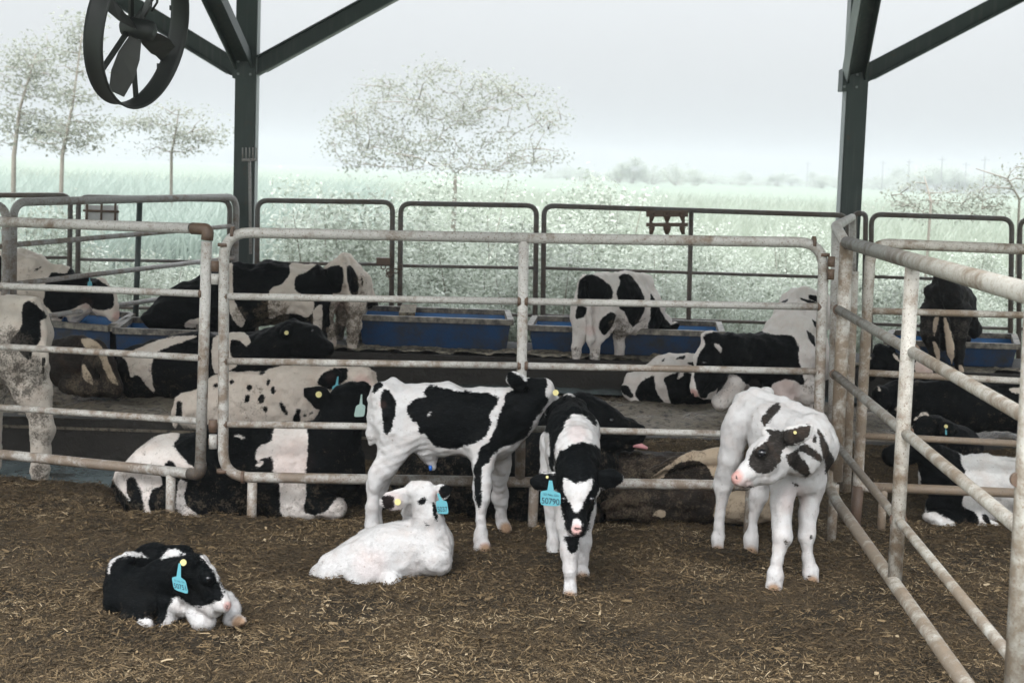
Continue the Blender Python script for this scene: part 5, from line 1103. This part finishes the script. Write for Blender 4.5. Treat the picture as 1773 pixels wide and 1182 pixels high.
# trees
def tree(name, label, base, trunk_px, Y, crowns, n_tip, per, leaf, pad, seed, r0=.06, group=None, spread=None):
    """trunk_px: the trunk as frame points at depth Y; crowns: ellipses (u, v, ru, rv) that hold the foliage"""
    g = np.random.default_rng(seed); m = MB(); root = empty(name, base); tag(root, label, 'tree', group)
    tp = [np.array(base, float)] + [P(u, v, Y + g.normal(0, .1)) for u, v in trunk_px]
    m.tube(tp, [r0 * (1 - .75 * i / (len(tp) - 1)) for i in range(len(tp))], 8)
    seg = np.concatenate([np.linspace(a, b, 12) for a, b in zip(tp[:-1], tp[1:])])
    seg = seg[seg[:, 2] > tp[0][2] + (tp[-1][2] - tp[0][2]) * .3]; nodes = [p for p in seg]; tips = []
    T = []
    for k in range(n_tip):
        u, v, ru, rv = crowns[g.integers(0, len(crowns))]; a = g.uniform(0, 6.28); q_ = g.random() ** .42; T.append(P(u + ru * q_ * math.cos(a), v + rv * q_ * math.sin(a), Y + g.normal(0, .45) * ru * Y / FPX))
    T = np.array(T); o_ = np.argsort(np.linalg.norm(T - tp[-1], axis=1) if spread is None else np.linalg.norm(T - np.array(tp[1]), axis=1))
    for t in T[o_]:
        A = np.array(nodes); d = np.linalg.norm((A - t) * np.array([1, .8, 1.25]), axis=1) + np.clip(A[:, 2] - t[2], 0, None) * 1.5; s_ = A[d.argmin()]
        L = np.linalg.norm(t - s_); mid = (s_ + t) / 2 + g.normal(0, .08, 3) * L + np.array([0, 0, .05 * L]); m.tube([s_, mid, t], [.006 + .009 * min(L, 1.5), .005 + .004 * min(L, 1.5), .003], 4)
        nodes += [mid, t, (mid + t) / 2]; tips += [t, (mid + t) / 2]
    m.build('trunk', M_BARK, root); tips = np.array(tips); n = len(tips) * per
    c = np.repeat(tips, per, 0) + g.normal(0, 1, (n, 3)) * np.array(pad) + g.normal(0, .02, (n, 3))
    put('crown', leaves_mesh('crown', c, leaf, .24, g), M_TREE, root); return root
def tz(u, v, Y): return tuple(P(u, v, Y)[:2]) + (Z_OUT,)
tree('round_tree', 'sparse round tree with a wide twiggy crown behind the back fence, centre of the view', tz(786, 330, 27), [(788, 318), (789, 300)], 27, [(790, 215, 205, 95), (700, 200, 120, 75), (860, 220, 125, 80), (640, 240, 75, 55), (780, 160, 120, 52), (790, 268, 190, 30)], 300, 15, .075, (.15, .15, .09), 5, .06, spread=1)
tree('slender_tree', 'slender pale tree at the left edge, its layered crown reaching the fan', tz(20, 300, 25), [(24, 270), (34, 190), (62, 95)], 25, [(70, 90, 45, 32), (20, 130, 60, 40), (85, 150, 50, 30), (10, 215, 55, 35), (70, 215, 40, 22)], 105, 16, .08, (.2, .2, .08), 8, .055)
tree('slender_tree', 'slender leaning tree behind the drum fan with tufts of leaves', tz(100, 300, 24), [(108, 268), (126, 180), (142, 60)], 24, [(138, 48, 22, 26), (125, 110, 40, 28), (140, 165, 40, 22), (110, 240, 55, 22), (150, 215, 40, 18)], 80, 16, .08, (.2, .2, .07), 9, .045)
tree('slender_tree', 'small flat-crowned tree between the fan and the left-hand steel column', tz(296, 300, 26), [(297, 265), (305, 225), (310, 190)], 26, [(300, 195, 60, 16), (255, 218, 55, 14), (345, 232, 48, 14), (310, 255, 70, 14)], 64, 16, .075, (.24, .22, .05), 17, .035)
tree('feathery_bush', 'feathery bush with thin bare twigs above the back fence at the right edge', tz(1775, 345, 17), [(1765, 345), (1745, 310), (1690, 292)], 17, [(1765, 320, 50, 26), (1720, 345, 40, 28), (1780, 300, 40, 12)], 34, 14, .05, (.12, .1, .07), 33, .02)
tree('feathery_bush', 'feathery bush with drooping leaf sprays just right of the right-hand column', tz(1610, 360, 17), [(1612, 350), (1606, 325), (1600, 305)], 17, [(1600, 345, 60, 32), (1560, 340, 40, 22), (1660, 350, 40, 28)], 42, 14, .05, (.12, .1, .07), 35, .02)

# horizon: distant trees and power poles
for (u, Y, s) in ((1072, 260, 2.6), (1095, 262, 3.4), (1128, 262, 2.8), (1176, 255, 3.2), (1205, 262, 2.2), (1010, 300, 2.2)):
    add_shrub(int(g.integers(0, 2)), (P(u, 300, Y)[0], Y, .55), s * 1.25, g.uniform(0, 6), .8, 'distant_tree', 'small bluish tree on the horizon over the field, left of the right-hand column', 'trees along the horizon left of the right-hand column', 'tree')
for k in range(70):
    u = 940 + k * 12.5 + g.uniform(-5, 5); Y = g.uniform(330, 460)
    add_shrub(int(g.integers(0, 4)), (P(u, 300, Y)[0], Y, .6), g.uniform(3, 5) * (1.5 if u > 1560 else .9), g.uniform(0, 6), .62, 'distant_tree', 'far bluish tree in the hazy row along the horizon', 'hazy row of trees along the horizon', 'tree')
pm = MB(); pm.tube([(0, 0, 0), (0, 0, 7.5)], [.13, .09], 6); pm.bar((-.9, 0, 6.9), (.9, 0, 6.9), .1, .1)
pme = bpy.data.meshes.new('utility_pole'); pme.from_pydata(pm.v, [], pm.f); pme.update(); pme.materials.append(plain('pole_grey', (.2, .2, .2), .8))
for u, Y in ((1398, 420), (1494, 380), (1528, 360), (1573, 330), (1630, 290), (1672, 340), (1704, 280)):
    o = bpy.data.objects.new('utility_pole', pme); COL.objects.link(o); o.location = (P(u, 300, Y)[0], Y, .4); tag(o, 'thin utility pole with a cross-arm on the horizon over the right-hand field', 'pole', 'utility poles on the horizon')

# ------------------------------------------------------------------ hazy air
HAZE = .0017
m = MB(); m.box((0, 480, 8), (2700, 560, 12)); hz = m.build('haze', None); hz['kind'] = 'stuff'
q = NB('hazy_air'); pv = q.n('ShaderNodeVolumePrincipled', {'Color': (.47, .485, .50, 1), 'Density': HAZE, 'Anisotropy': .25}); q.t.links.new(pv.outputs[0], q.out.inputs['Volume']); hz.data.materials.append(q.m)
